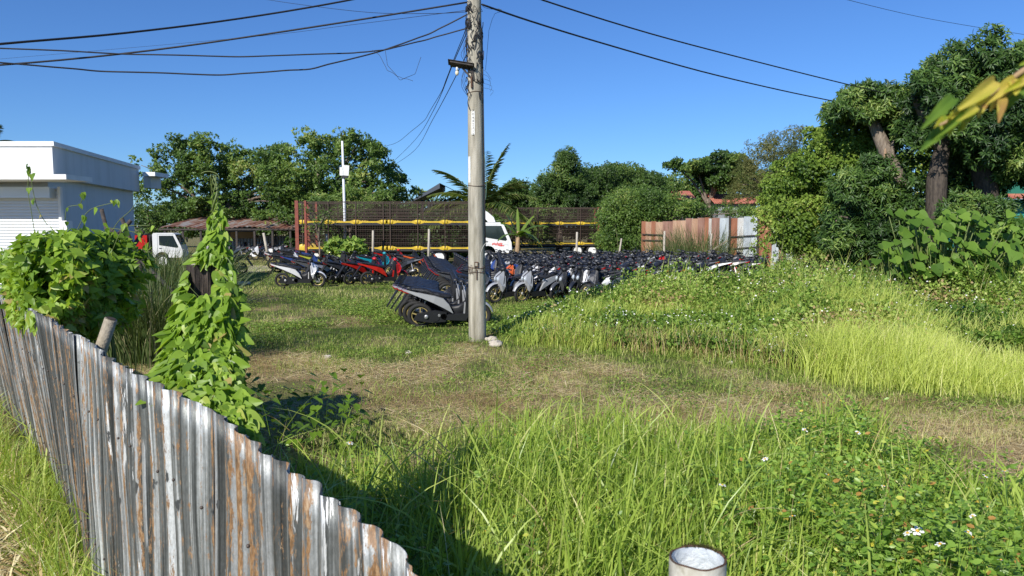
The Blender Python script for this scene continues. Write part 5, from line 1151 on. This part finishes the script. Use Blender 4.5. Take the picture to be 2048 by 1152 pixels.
def scooter(pt, loc, head, lab, lean=.12, group=None, full=True, kind=0, name='scooter', cat='scooter', pitch=0):
    """head: compass of travel in radians from +x"""
    key = (pt, full, kind, name)
    if key not in _SC:
        if full:
            t = empty(name, loc); 
            for nm, mb, ch in scooter_parts(pt, True, kind):
                o = mb.build(nm, t)
                for cn, cm in ch: cm.build(cn, o)
            _SC[key] = t
        else:
            big = MB()
            for nm, mb, ch in scooter_parts(pt, False, kind):
                for m_ in [mb]+[c[1] for c in ch]:
                    o = len(big.v); big.v += m_.v
                    for f, mi_, sm in zip(m_.f, m_.m, m_.sm): big.f.append(tuple(o+k for k in f)); big.m.append(big.mi(m_.mats[mi_])); big.sm.append(sm)
            t = big.build(name); _SC[key] = t
    else: t = copy_tree(_SC[key])
    t.location = loc
    t.rotation_mode = 'XYZ'
    t.rotation_euler = (Matrix.Rotation(head, 3, 'Z')@Matrix.Rotation(lean, 3, 'X')@Matrix.Rotation(pitch, 3, 'Y')).to_euler()
    for k in ('label', 'category', 'group'):
        if k in t: del t[k]
    return tag(t, lab, cat, group)
def GP(u, v): p = gnd(u, v); p.z = .0; return p
# near row beside the pole: rear wheels to the left
b0 = GP(839, 654)
ord_ = ['nearest silver scooter, rear wheel on the grass left of the concrete pole', 'second silver scooter, tucked right behind the nearest one', 'third scooter of the near row left of the pole']
for k in range(9):
    p = b0+Vector((-.17*k if k < 3 else -.34-.05*(k-2), .47*k, 0))+Vector((.66, .04, 0)); p.z = -.02
    scooter('silver' if k < 3 else ('grey' if k % 2 else 'black'), p, .06+random.uniform(-.03, .03), ord_[k] if k < 3 else 'dark film wrapped scooter behind the near silver ones left of the pole', .16, 'scooters in the near row' if k >= 3 else None, full=k < 6)
# row further back with tails pointing to the camera left
for k in range(12):
    q = GP(np.interp(k, [0, 3, 7, 11], [898, 884, 874, 866]), np.interp(k, [0, 3, 7, 11], [602, 588, 568, 553]))
    p = q+Vector((.55, .2, 0))
    scooter('grey' if k % 3 == 0 else 'black', p, .22+random.uniform(-.03, .03), 'black scooter with sloping mudguard in the second row left of the pole', .18, 'scooters in the second row', full=k < 3)
for k in range(10):
    q = GP(np.interp(k, [0, 9], [905, 930]), np.interp(k, [0, 9], [597, 550]))
    scooter(['black', 'grey', 'blue'][k % 3], q+Vector((1.1, .6, 0)), .2, 'dark scooter packed behind the pole, mostly covered by it', .18, 'scooters packed behind the pole', full=False)
# two silver scooters facing left, right of the pole
for k, (u, v, lab) in enumerate(((989, 607, 'silver scooter facing left with gold front wheel just right of the pole'), (1043, 606, 'silver scooter facing left, second one right of the pole'))):
    q = GP(u, v); a_ = PI+.62; p = q-Vector((math.cos(a_), math.sin(a_), 0))*.645
    scooter('silver', p, a_, lab, -.12, None)
for k in range(7):
    q = GP(1012+10*k, 585-4*k); a_ = PI+.55; p = q-Vector((math.cos(a_), math.sin(a_), 0))*.6
    scooter(['orange', 'blue', 'black', 'silver', 'black', 'white', 'black'][k], p, a_, ['dark scooter with orange front right behind the two silver ones', 'blue scooter behind the orange fronted one', 'black scooter behind the blue one right of the pole', 'silver scooter half hidden behind the black ones right of the pole', 'black scooter packed between silver and white ones', 'white scooter deep in the pack right of the pole', 'black scooter beside the deep white one in the pack'][k], -.14, None, full=k < 2)
# the packed field
cnt = 0
rows = [(22.6, 1095, 1250), (24.6, 1060, 1330), (26.8, 1035, 1420), (29.2, 1010, 1505), (31.8, 1000, 1520), (34.6, 990, 1500), (37.4, 985, 1440)]
for ri, (y_, u0, u1) in enumerate(rows):
    x = (u0-1024)/F*y_
    while x < (u1-1024)/F*y_ and cnt < 215:
        c = random.choices(['black', 'grey', 'blue', 'silver', 'white', 'red'], [14, 5, .7, .45, .3, .3])[0]
        a_ = (PI*.80 if ri % 2 else -PI*.70)+random.uniform(-.05, .05)
        scooter(c, Vector((x, y_+.4*math.sin(x*.3)+random.uniform(-.2, .2), 0)), a_+random.uniform(-.12, .12), {'black': 'black scooter in the packed field beyond the weeds', 'grey': 'dark grey scooter in the packed field beyond the weeds', 'blue': 'dark blue scooter in the packed field beyond the weeds', 'silver': 'silver scooter in the packed field beyond the weeds', 'white': 'white scooter in the packed field beyond the weeds', 'red': 'red scooter in the packed field beyond the weeds'}[c],  random.uniform(.1, .24)*(1 if ri % 2 else -1), c+' scooters of the packed field', full=False)
        _o = COL.objects[-1]; sc_ = random.uniform(.94, 1.05); _o.scale = (sc_, sc_, sc_)
        x += .47+.12*random.random(); cnt += 1
# long line of tails with white and red panels going right from the pole pack
for k in range(9):
    q = GP(1085+17*k, 590+2.0*k)
    scooter('white' if k % 2 else 'black', Vector((q.x, q.y, 0)), PI*.93, 'white panelled scooter at the weed edge of the field' if k % 2 else 'black scooter at the weed edge of the field', .15, ('white' if k % 2 else 'black')+' scooters at the weed edge', full=False)
# coloured cluster on the left
CL = [(585, 574, 'white', .08, 'white and orange scooter nearest, at the left end of the cluster'), (622, 562, 'grey', .12, 'grey scooter right behind the leftmost white one'), (640, 567, 'white', .95, 'white scooter seen three-quarter, third from left in the cluster'),
      (672, 566, 'grey', .85, 'grey scooter beside the red underbone motorcycle'), (712, 568, 'red', .75, 'red motorcycle standing tall in the middle of the cluster'), (752, 570, 'red', .45, 'lower red motorcycle at the right end of the cluster front'),
      (738, 548, 'teal', .6, 'teal panelled motorcycle between the two red ones'), (700, 545, 'white', 2.2, 'white fronted scooter behind the red motorcycles'), (660, 545, 'black', 1.1, 'black scooter in the middle of the left cluster'),
      (630, 545, 'lime', .3, 'lime striped motorcycle in the left cluster'), (595, 548, 'blue', .25, 'dark blue scooter at the left of the cluster second row'), (570, 545, 'black', .3, 'black scooter at the far left of the cluster'),
      (790, 556, 'black', 2.7, 'black motorcycle at the right side of the left cluster'), (815, 545, 'grey', .35, 'grey film wrapped scooter left of the white stake'), (835, 546, 'orange', .35, 'orange and black scooter beside the white stake'),
      (800, 540, 'black', .5, 'black scooter behind the grey wrapped one'), (770, 536, 'red', .6, 'red scooter at the back, right part of the left cluster'), (735, 532, 'black', 2.4, 'black scooter below the leafy shrub, right one'), (690, 532, 'grey', .7, 'grey scooter below the leafy shrub, left one'),
      (650, 530, 'black', .5, 'black scooter in the back row near the sapling'), (615, 530, 'blue', .4, 'blue scooter in the back row by the red steel posts'), (582, 530, 'black', .4, 'black scooter in the back row, leftmost'), (720, 556, 'blue', .8, 'dark blue scooter squeezed behind the tall red motorcycle'),
      (560, 538, 'white', .3, 'white scooter at the back, far left of the cluster')]
for k, (u, v, c, a_, lab) in enumerate(CL):
    q = GP(u, v); scooter(c, q+Vector((.3, 0, -.02)), a_, lab, .15, None, full=(v > 555), kind=1 if c in ('red', 'teal', 'lime') else 0, name='scooter')
# dark scooter in shade beyond the vine and a few before the shed
q = GP(474, 548); scooter('black', q+Vector((-.3, 0, 0)), PI-.2, 'dark motorcycle in the shade just right of the vine', -.12, None, full=False)
for k, (u, v, c, lab) in enumerate([(470, 520, 'black', 'black scooter at the left before the shed wall'), (492, 518, 'grey', 'grey scooter before the shed wall'), (512, 517, 'black', 'black scooter before the shed wall, left of the leaning stake'), (530, 520, 'white', 'white scooter behind the leaning stake'), (500, 512, 'blue', 'blue scooter close against the shed wall'),
                                    (560, 524, 'grey', 'grey scooter right of the leaning stake'), (580, 518, 'black', 'black scooter by the lean-to roof'), (548, 516, 'silver', 'silver scooter deep beside the lean-to roof')]):
    scooter(c, GP(u, v), PI-.3+.3*k % 1, lab, .12, None, full=False)
# ------------------------------------------------------------------ trees
BK = pmat('tree_bark', (.10, .075, .055), .9, col2=(.24, .19, .15), scale=7, stretch=(3, 3, .6), bump=.8)
BKd = pmat('shade_toned_mango_bark', (.03, .023, .018), .9, col2=(.10, .08, .062), scale=6, stretch=(3, 3, .7), bump=.9)  # bark colour darkened to carry the shade under the largest mango crown
BKp = pmat("pale_trunk_bark", (.13, .10, .075), .9, col2=(.28, .23, .18), scale=6, stretch=(3, 3, .7), bump=.9)
L_tal = leafmat('broad_tree_leaves', [(0, (.03, .07, .014)), (.5, (.095, .17, .03)), (.85, (.20, .30, .06)), (1, (.35, .38, .11))], .32, .45, .35)
L_dark = leafmat('dark_tree_leaves', [(0, (.022, .052, .012)), (.5, (.06, .115, .022)), (.85, (.12, .20, .04)), (1, (.22, .27, .06))], .28, .45, .35)
L_mango = leafmat('mango_leaves', [(0, (.02, .05, .013)), (.45, (.055, .115, .023)), (.8, (.12, .21, .04)), (1, (.28, .36, .09))], .25, .45, .4)
L_vinem = leafmat('vine_mass_leaves', [(0, (.05, .11, .015)), (.5, (.18, .28, .04)), (.85, (.33, .44, .08)), (1, (.52, .50, .16))], .35, .45, .3)
L_olive = leafmat('olive_leaves', [(0, (.05, .07, .02)), (.5, (.10, .125, .035)), (1, (.20, .19, .07))], .3, .6, .2)
def tree(name, lab, cat, poly, Y, depth, base_u, nclump, cr, flat, twigs, per, leaf, T, mat, bark=BK, trunk_r=.25, limbs=9, fork=.45, group=None, trunk=True, base_v=None, **kw):
    bx = (base_u-1024)/F*Y
    t = empty(name, (bx, Y, 0), 0, lab, cat, group); o = np.array([bx, Y, 0])
    V, C = crown(poly, Y, depth, nclump, cr, flat, twigs, per, leaf, T, **kw)
    C = C-o
    npmesh('crown', V[0]-o, V[1], mat, V[2], parent=t)
    if trunk:
        hgt = C[:, 2].max(); fz = hgt*fork; b = MB()
        b.tube([(0, 0, -.1), (.05, 0, fz*.5), (.02, .05, fz)], [trunk_r*1.25, trunk_r, trunk_r*.85], bark, 10)
        sel = C[np.argsort(-np.abs(C[:, 0])+RNG.normal(0, 1.0, len(C)))][:limbs*3:3] if len(C) > limbs*3 else C[:limbs]
        for c in sel:
            m1 = Vector((c[0]*.35, c[1]*.35, fz+(c[2]-fz)*.35+.2)); b.tube(smooth_pts([(0, 0, fz*.85), m1, Vector(c)*.6+m1*.4+Vector((random.uniform(-.3, .3), 0, .2)), tuple(c)], 3), list(np.linspace(trunk_r*.55, .02, 10)), bark, 6)
        b.build('trunk', t)
    return t
tree('talisay_tree', 'broad layered green tree right of the white building', 'tree', [(282, 440), (288, 390), (298, 345), (325, 300), (345, 300), (375, 285), (395, 272), (420, 270), (440, 285), (470, 283), (500, 305), (520, 275), (540, 272), (560, 300), (590, 330), (600, 400), (590, 440)], 62, 4.5, 440, 420, .75, .5, 55, 4, .2, T_OVAL, L_tal, fork=.35, limbs=22, droop=.12, gap=-.15)
tree('talisay_tree', 'taller layered green tree behind the slim white light pole', 'tree', [(545, 445), (545, 340), (555, 300), (590, 288), (600, 275), (625, 272), (640, 262), (660, 275), (690, 262), (715, 272), (740, 275), (775, 300), (785, 335), (800, 360), (835, 378), (815, 400), (760, 410), (740, 440)], 58, 4.5, 642, 420, .75, .5, 55, 4, .19, T_OVAL, L_tal, fork=.35, limbs=22, droop=.12, gap=-.15)
# pale leaning trunks inside that tree
b_ = MB().tube([(0, 0, 0), at(646, 395, 56)-Vector((at(650, 400, 56).x, 56, 0)), at(632, 322, 56)-Vector((at(650, 400, 56).x, 56, 0))], [.2, .16, .12], BKp, 8); b_.build('dead_trunk', None, 'pale leaning bare trunk in front of the taller layered tree', 'tree trunk', loc=(at(650, 400, 56).x, 56, 0))
tree('shrub', 'light green leafy shrub above the left end of the cage truck', 'shrub', [(600, 420), (620, 400), (650, 382), (700, 376), (740, 378), (785, 392), (800, 412), (790, 430), (600, 440)], 52, 1.5, 700, 45, .6, .8, 55, 3, .3, T_MANGO, L_tal, trunk_r=.08, droop=.3)
tree('roadside_tree', 'bushy tree between the shed roof and the layered tree, lower left', 'tree', [(280, 480), (284, 430), (300, 415), (330, 420), (345, 440), (330, 470), (310, 490)], 60, 1.5, 305, 24, .7, .9, 60, 3, .18, T_DIA, L_dark)
tree('sapling', 'thin forked sapling in front of the left cage truck', 'tree', [(600, 460), (605, 420), (640, 405), (665, 420), (668, 450), (640, 470)], 42.5, .6, 638, 12, .35, .8, 26, 3, .09, T_DIA, L_tal, bark=BKp, trunk_r=.05, limbs=6, fork=.5)
tree('leafy_shrub', 'light green big leaved shrub behind the coloured motorcycles', 'shrub', [(655, 510), (655, 480), (675, 474), (690, 482), (715, 480), (733, 488), (735, 505), (700, 515)], 41.5, .5, 697, 26, .3, .9, 22, 3, .2, T_HEART, M_weed, trunk_r=.04, droop=.35)
tree('round_tree', 'dark round bushy tree right of the coconut palm', 'tree', [(985, 425), (983, 392), (1000, 374), (1020, 364), (1045, 364), (1070, 376), (1085, 400), (1085, 430)], 68, 2.5, 1035, 60, .8, .9, 90, 3, .2, T_DIA, L_dark)
tree('tall_leafy_tree', 'tree with a round leafy top standing over the hedge', 'tree', [(1062, 440), (1066, 385), (1078, 358), (1100, 345), (1104, 315), (1122, 300), (1140, 300), (1152, 318), (1162, 345), (1185, 375), (1180, 440)], 62, 1.5, 1118, 130, .55, .9, 60, 4, .28, T_MANGO, L_dark, droop=.3)
tree('spreading_tree', 'wide dark spreading tree behind the dull cage trailer', 'tree', [(1055, 470), (1062, 425), (1090, 385), (1120, 355), (1165, 335), (1195, 335), (1230, 325), (1260, 335), (1290, 350), (1320, 358), (1340, 400), (1300, 440), (1230, 480)], 67, 4, 1180, 330, .95, .55, 90, 3, .18, T_DIA, L_dark, gap=-.75, limbs=12)
tree('feathery_shrub', 'big rounded shrub overhanging the right end of the cage trailer', 'shrub', [(1200, 500), (1196, 445), (1205, 410), (1240, 385), (1290, 372), (1330, 392), (1400, 414), (1450, 418), (1540, 416), (1565, 430), (1550, 436), (1440, 430), (1290, 438), (1284, 500)], 50, 2.2, 1240, 250, .7, .7, 90, 3, .13, T_DIA, L_tal, gap=-.85, trunk_r=.1)
tree('flat_topped_tree', 'flat topped tree above the red roofs', 'tree', [(1320, 326), (1345, 318), (1370, 328), (1400, 325), (1430, 308), (1455, 305), (1480, 312), (1500, 345), (1470, 368), (1440, 382), (1415, 370), (1395, 345), (1350, 338)], 68, 2.2, 1415, 110, .65, .45, 60, 3, .25, T_OVAL, L_dark, fork=.55, limbs=10)
tree('wispy_tree', 'wispy olive green tree left of the vine covered mass', 'tree', [(1455, 405), (1475, 360), (1490, 320), (1510, 285), (1540, 268), (1560, 262), (1595, 265), (1610, 300), (1620, 400)], 60, 2.5, 1535, 170, .7, .9, 90, 3, .15, T_DIA, L_olive, gap=-.3, wid=.7)
tree('spreading_tree', 'second dark tree filling the skyline left of the red roofs', 'tree', [(1060, 440), (1078, 392), (1125, 352), (1180, 338), (1240, 332), (1310, 352), (1345, 385), (1345, 430), (1200, 430)], 72, 2.5, 1260, 260, .9, .7, 80, 3, .22, T_DIA, L_dark, gap=-1.1)
HB = [('hedge_tree', 'far tree line piece behind the shed and trucks', [(270, 470), (270, 418), (400, 405), (520, 410), (620, 405), (640, 470)], 84, 460), ('hedge_tree', 'far trees behind the cage truck middle', [(600, 480), (620, 405), (760, 395), (880, 402), (900, 480)], 84, 750), ('hedge_tree', 'far trees behind the pole and cab', [(860, 480), (880, 410), (960, 395), (1080, 400), (1100, 480)], 80, 980),
      ('hedge_tree', 'far trees behind the red roofs', [(1290, 400), (1300, 358), (1360, 345), (1480, 350), (1600, 345), (1640, 420), (1300, 430)], 90, 1450)]
for nm, lab, pl, y_, bu in HB: tree(nm, lab, 'tree', pl, y_, 3, bu, 130, 1.4, .7, 90, 3, .32, T_DIA, L_dark, gap=-.9, droop=.1)
tree('banana_backdrop_shrub', 'dark shrub row behind the left cage truck bed', 'shrub', [(590, 520), (590, 440), (700, 430), (860, 428), (1000, 430), (1000, 520)], 56, 1.2, 800, 260, .8, .8, 70, 3, .26, T_DIA, L_dark, gap=-.9, trunk=False)
# right hand masses
tree('vine_covered_tree', 'mass of bright vines smothering a tree, left of the mango trees', 'tree', [(1545, 505), (1538, 440), (1548, 380), (1562, 325), (1600, 292), (1625, 258), (1645, 243), (1690, 240), (1715, 262), (1760, 300), (1800, 330), (1790, 400), (1700, 480), (1640, 520)], 28, 1.8, 1640, 430, .38, .9, 75, 3, .085, T_HEART, L_vinem, gap=-.85, trunk_r=.2, droop=.35)
tm = tree('mango_tree', 'smaller mango tree with a pale scarred leaning trunk', 'tree', [(1650, 235), (1658, 205), (1690, 182), (1720, 170), (1770, 176), (1800, 205), (1812, 240), (1810, 290), (1790, 300), (1765, 262), (1720, 246), (1690, 240)], 26, 1.0, 1790, 95, .36, .8, 32, 8, .21, T_MANGO, L_mango, trunk=False, droop=.32, splay=1.25, gap=-.9)
tb = MB(); o_ = Vector(tm.location); tb.tube(smooth_pts([Vector((.35, 0, -.1)), at(1806, 420, 25.6)-o_, at(1782, 330, 25.5)-o_, at(1752, 258, 25.6)-o_, at(1735, 215, 26)-o_], 5), [.3]*10+list(np.linspace(.26, .12, 11)), BKp, 14)
tb.ball(at(1785, 300, 25.22)-o_, (.07, .06, .36), BKp, 8, 6).ball(at(1770, 312, 25.2)-o_, (.055, .05, .26), pmat('cut_bark_scar', (.36, .25, .16), .85, col2=(.25, .16, .1), scale=12), 10, 8).tube(smooth_pts([at(1752, 262, 25.6)-o_, at(1720, 230, 25.8)-o_, at(1690, 205, 26)-o_], 3), .08, BK, 7).tube(smooth_pts([at(1745, 240, 25.6)-o_, at(1775, 210, 25.8)-o_, at(1790, 195, 26)-o_], 3), .08, BK, 7).build('trunk', tm)
tree('mango_shrub', 'low dark mango foliage below the scarred trunk', 'tree', [(1640, 500), (1650, 400), (1680, 335), (1720, 315), (1760, 330), (1790, 345), (1830, 375), (1860, 430), (1860, 500), (1760, 520)], 25.2, .9, 1740, 190, .38, .85, 26, 7, .19, T_MANGO, L_mango, trunk_r=.1, droop=.3, splay=1.2, gap=-.95)
tree('vine_backdrop_tree', 'bright leafy growth seen between the two mango trees', 'tree', [(1730, 420), (1735, 320), (1800, 290), (1860, 300), (1880, 430)], 31, 1.0, 1800, 70, .45, .9, 70, 3, .09, T_HEART, L_vinem, trunk_r=.1)
tj = tree('mango_tree', 'largest mango tree with thick shade-darkened trunks at the right edge', 'tree', [(1800, 170), (1815, 145), (1845, 150), (1870, 112), (1900, 88), (1925, 92), (1940, 66), (1960, 92), (1978, 122), (2030, 98), (2120, 60), (2230, 130), (2260, 300), (2200, 440), (2080, 420), (2030, 360), (2000, 380), (1960, 330), (1915, 335), (1905, 280), (1868, 275), (1850, 320), (1822, 300), (1812, 235)], 24, 1.5, 1900, 420, .4, .85, 27, 8, .21, T_MANGO, L_mango, trunk=False, droop=.32, splay=1.25, gap=-.85)
tb = MB(); o_ = Vector(tj.location)
tb.tube(smooth_pts([Vector((-.35, 0, -.1)), at(1872, 400, 24)-o_, at(1880, 320, 24)-o_, at(1900, 240, 24)-o_, at(1935, 130, 24)-o_], 5), [.3]*8+list(np.linspace(.28, .08, 13)), BKd, 14)
tb.tube(smooth_pts([Vector((1.1, .3, -.1)), at(1975, 400, 24.3)-o_, at(1960, 330, 24.3)-o_, at(1990, 240, 24.3)-o_, at(2060, 140, 24.3)-o_], 5), [.32]*8+list(np.linspace(.3, .08, 13)), BKd, 14)
tb.tube(smooth_pts([at(1885, 300, 24)-o_, at(1850, 235, 24)-o_, at(1825, 190, 24)-o_], 4), [.2]*4+list(np.linspace(.18, .05, 5)), BK, 8).build('trunk', tj)
tree('mango_shrub', 'dark mango foliage under the largest mango tree', 'tree', [(1885, 430), (1920, 385), (1990, 395), (2010, 430), (2020, 470), (1960, 470), (1880, 450)], 22.6, .6, 1950, 60, .32, .85, 24, 7, .18, T_MANGO, L_mango, trunk_r=.08, droop=.3, gap=-.9)
tree('dark_hedge_tree', 'deep shaded foliage behind the largest mango tree trunks', 'tree', [(1885, 480), (1885, 330), (1900, 262), (1960, 250), (2050, 270), (2060, 330), (1995, 350), (1992, 400), (1995, 480)], 25.4, 1.0, 1950, 170, .55, .9, 50, 4, .16, T_MANGO, L_mango, gap=-.95)
# big leaved plants
def bigleaf(u, v, n, spread, size, lab, hmax=1.9, mat=None):
    p = gnd(u, v); t = empty('big_leaf_plant', p, 0, lab, 'plant'); parts = []; b_ = MB()
    for k in range(n):
        x, y, z = random.gauss(0, spread), random.gauss(0, .35), random.uniform(hmax*.42, hmax)
        a_ = random.uniform(0, 6.28); d = np.array([[math.cos(a_)*.7, -.6+math.sin(a_)*.4, -.55]]); sz = size*random.uniform(.55, 1.15)
        tv = T_HEART[0].copy(); tv[:, 0] *= 1.25
        parts.append(place_leaves((tv, T_HEART[1]), np.array([[x, y, z]]), d, np.array([[random.uniform(-.4, .4), -.8, .75]]), [sz], np.array([random.uniform(.05, .5)])))
        b_.tube([(x*.3, y*.3, 0), (x*.8, y*.8+.1, z*.7), (x, y, z)], .012, M_vst, 5)
    V = merge(parts); npmesh('leaves', V[0], V[1], mat or M_weed, V[2], parent=t, smooth=True).modifiers.new('smooth', 'SUBSURF'); b_.build('stems', t)
bigleaf(1885, 632, 170, .68, .3, 'clump of huge heart shaped leaves under the largest mango tree', 2.65)
bigleaf(1800, 628, 44, .4, .27, 'smaller huge leaved clump left of the main one', 2.1)
bigleaf(1985, 632, 50, .45, .3, 'huge leaved clump right of the main one', 2.0)
bigleaf(1528, 600, 5, .12, .5, 'lone pair of broad leaves standing in the weeds by the scooters', 1.0)
clump('arching_grass_clump', gnd(2015, 635), 500, 2.1, 'arching green grass clump at the right frame edge', M_tall, .7, .02, bend=(.4, 1.2))
clump('arching_grass_clump', gnd(2075, 625), 500, 2.3, 'second arching grass clump cut by the right frame edge', M_tall, .7, .02, bend=(.4, 1.2))
V_, C_ = crown([(1960, 480), (2000, 450), (2040, 440), (2200, 430), (2200, 520), (2000, 520)], 19.5, .5, 50, .3, .8, 40, 3, .12, T_HEART, droop=.4)
vt_ = empty('vine_thicket', (at(2060, 500, 19.5).x, 19.5, 0), 0, 'leafy vines below the teal house at the right edge', 'vine'); vl = np.array(vt_.location); npmesh('leaves', V_[0]-vl, V_[1], M_weed, V_[2], parent=vt_)
b_ = MB(); [b_.tube([(random.uniform(-.5, .5), 0, 0), tuple(c-vl)], .008, M_vst, 4) for c in C_[:20]]; b_.build('stems', vt_)
# palms
L_palm = leafmat('palm_fronds', [(0, (.05, .10, .02)), (.5, (.12, .18, .04)), (.85, (.22, .27, .08)), (1, (.36, .34, .14))], .35, .4, .4)
def palm(u, v, Y, L, nf, lab, h=None, angles=None, lw=.05):
    c = at(u, v, Y); t = empty('coconut_palm', (c.x, Y, 0), 0, lab, 'palm'); b_ = MB().tube([(0, 0, -.1), (.1, 0, c.z*.5), (0, 0, c.z)], [.22, .16, .13], BKp, 10); b_.build('trunk', t)
    for k in range(nf):
        az, el = angles[k] if angles else (k*2.4, random.uniform(.1, 1.3)); d = Vector((math.cos(az)*math.cos(el), math.sin(az)*math.cos(el), math.sin(el)))
        Lk = L*random.uniform(.85, 1.1); pts = []; p = Vector((0, 0, c.z)); dd = d.copy(); n = 14
        for i in range(n+1): pts.append(p.copy()); p = p+dd*(Lk/n); dd = (dd+Vector((0, 0, -.085-.02*(1-math.sin(el))))).normalized()
        fr = MB().tube(pts, list(np.linspace(.03, .006, n+1)), M_vst, 4)
        P = []; A = []; S_ = []; Nn = []
        for i in range(1, 56):
            tq = i/56*n; j = min(int(tq), n-1); q = pts[j].lerp(pts[j+1], tq-j); tg = (pts[j+1]-pts[j]).normalized(); sd = tg.cross(Vector((0, 0, 1))).normalized()
            for sg in (-1, 1):
                P.append(q); A.append(tg*.65+sd*sg*.85+Vector((0, 0, -.25+random.uniform(-.25, .1)))); S_.append(Lk*.27*(math.sin(PI*min(.98, .12+.86*i/56)))**.6*random.uniform(.85, 1.1)); Nn.append((0, 0, 1))
        V = place_leaves(T_DIA, np.array([tuple(x) for x in P]), np.array([tuple(x) for x in A]), np.array(Nn, float), np.array(S_), None, .13)
        fo = fr.build('frond', t); npmesh('leaflets', V[0], V[1], L_palm, V[2], parent=fo)
    return t
palm(963, 416, 51, 4.5, 15, 'young coconut palm behind the concrete pole', angles=[(PI*.9, 1.05), (.1, .95), (PI*1.0, .5), (PI*1.08, .12), (PI*.95, .25), (-.2, .25), (1.4, 1.4), (-1.4, .9), (.2, 1.35), (2.4, .8), (-2.4, .35), (-.9, .4), (PI, .75), (.35, .9), (-.15, .7)])
palm(-22, 290, 48, 1.9, 9, 'coconut palm peeking over the left edge roofline')
# banana plant
L_ban = leafmat('banana_leaf', [(0, (.05, .11, .02)), (.5, (.12, .22, .03)), (.9, (.26, .36, .06)), (1, (.38, .25, .1))], .4, .4, .3)
bp_ = at(1033, 470, 41); ban = empty('banana_plant', (bp_.x, 41, 0), 0, 'banana plant with dry brown sheaths right of the truck cab', 'plant')
b_ = MB(); b_.tube([(0, 0, 0), (.05, 0, 1.0), (.1, 0, 2.0)], [.16, .13, .08], pmat('dry_banana_sheath', (.25, .16, .09), .9, col2=(.42, .30, .18), scale=9, stretch=(3, 3, .5), bump=.6), 10); b_.build('stem', ban)
for (az, el, L, dr_, r0) in ((1.7, 1.35, 1.6, -.02, .7), (.6, 1.0, 1.5, -.05, .7), (2.6, .9, 1.3, -.08, .4), (-.3, .5, 1.7, -.19, .8), (.1, .3, 1.5, -.16, .35), (3.4, .5, 1.3, -.14, .3), (-1.2, .7, 1.3, -.15, .5), (2.9, 1.2, 1.5, -.06, .45), (-.1, .8, 1.8, -.10, .4)):
    d = Vector((math.cos(az)*math.cos(el), math.sin(az)*math.cos(el)*.6, math.sin(el))); p = Vector((.1, 0, 1.75)); n = 12; vs = []; rr_ = []
    for i in range(n+1):
        sd = d.cross(Vector((0, 0, 1))); sd = sd.normalized() if sd.length > .1 else Vector((1, 0, 0)); wv = .24*math.sin(PI*min(1, .06+.94*i/n))**.5
        if az == 1.7: sd = Vector((1, 0, 0)); wv *= .35
        vs += [p-sd*wv+Vector((0, 0, -.05-.03*(i % 2))), p, p+sd*wv+Vector((0, 0, -.05-.03*(i % 2)))]; rr_ += [r0, r0+.1, r0]; p = p+d*(L/n); d = (d+Vector((0, 0, dr_))).normalized()
        if i == n: rr_[-3:] = [1, 1, 1] if r0 == .8 else rr_[-3:]
    Fq = [(3*i+k, 3*i+k+1, 3*i+k+4, 3*i+k+3) for i in range(n) for k in (0, 1)]
    npmesh('leaf', np.array([tuple(q) for q in vs]), np.array(Fq), L_ban, np.array(rr_), parent=ban)
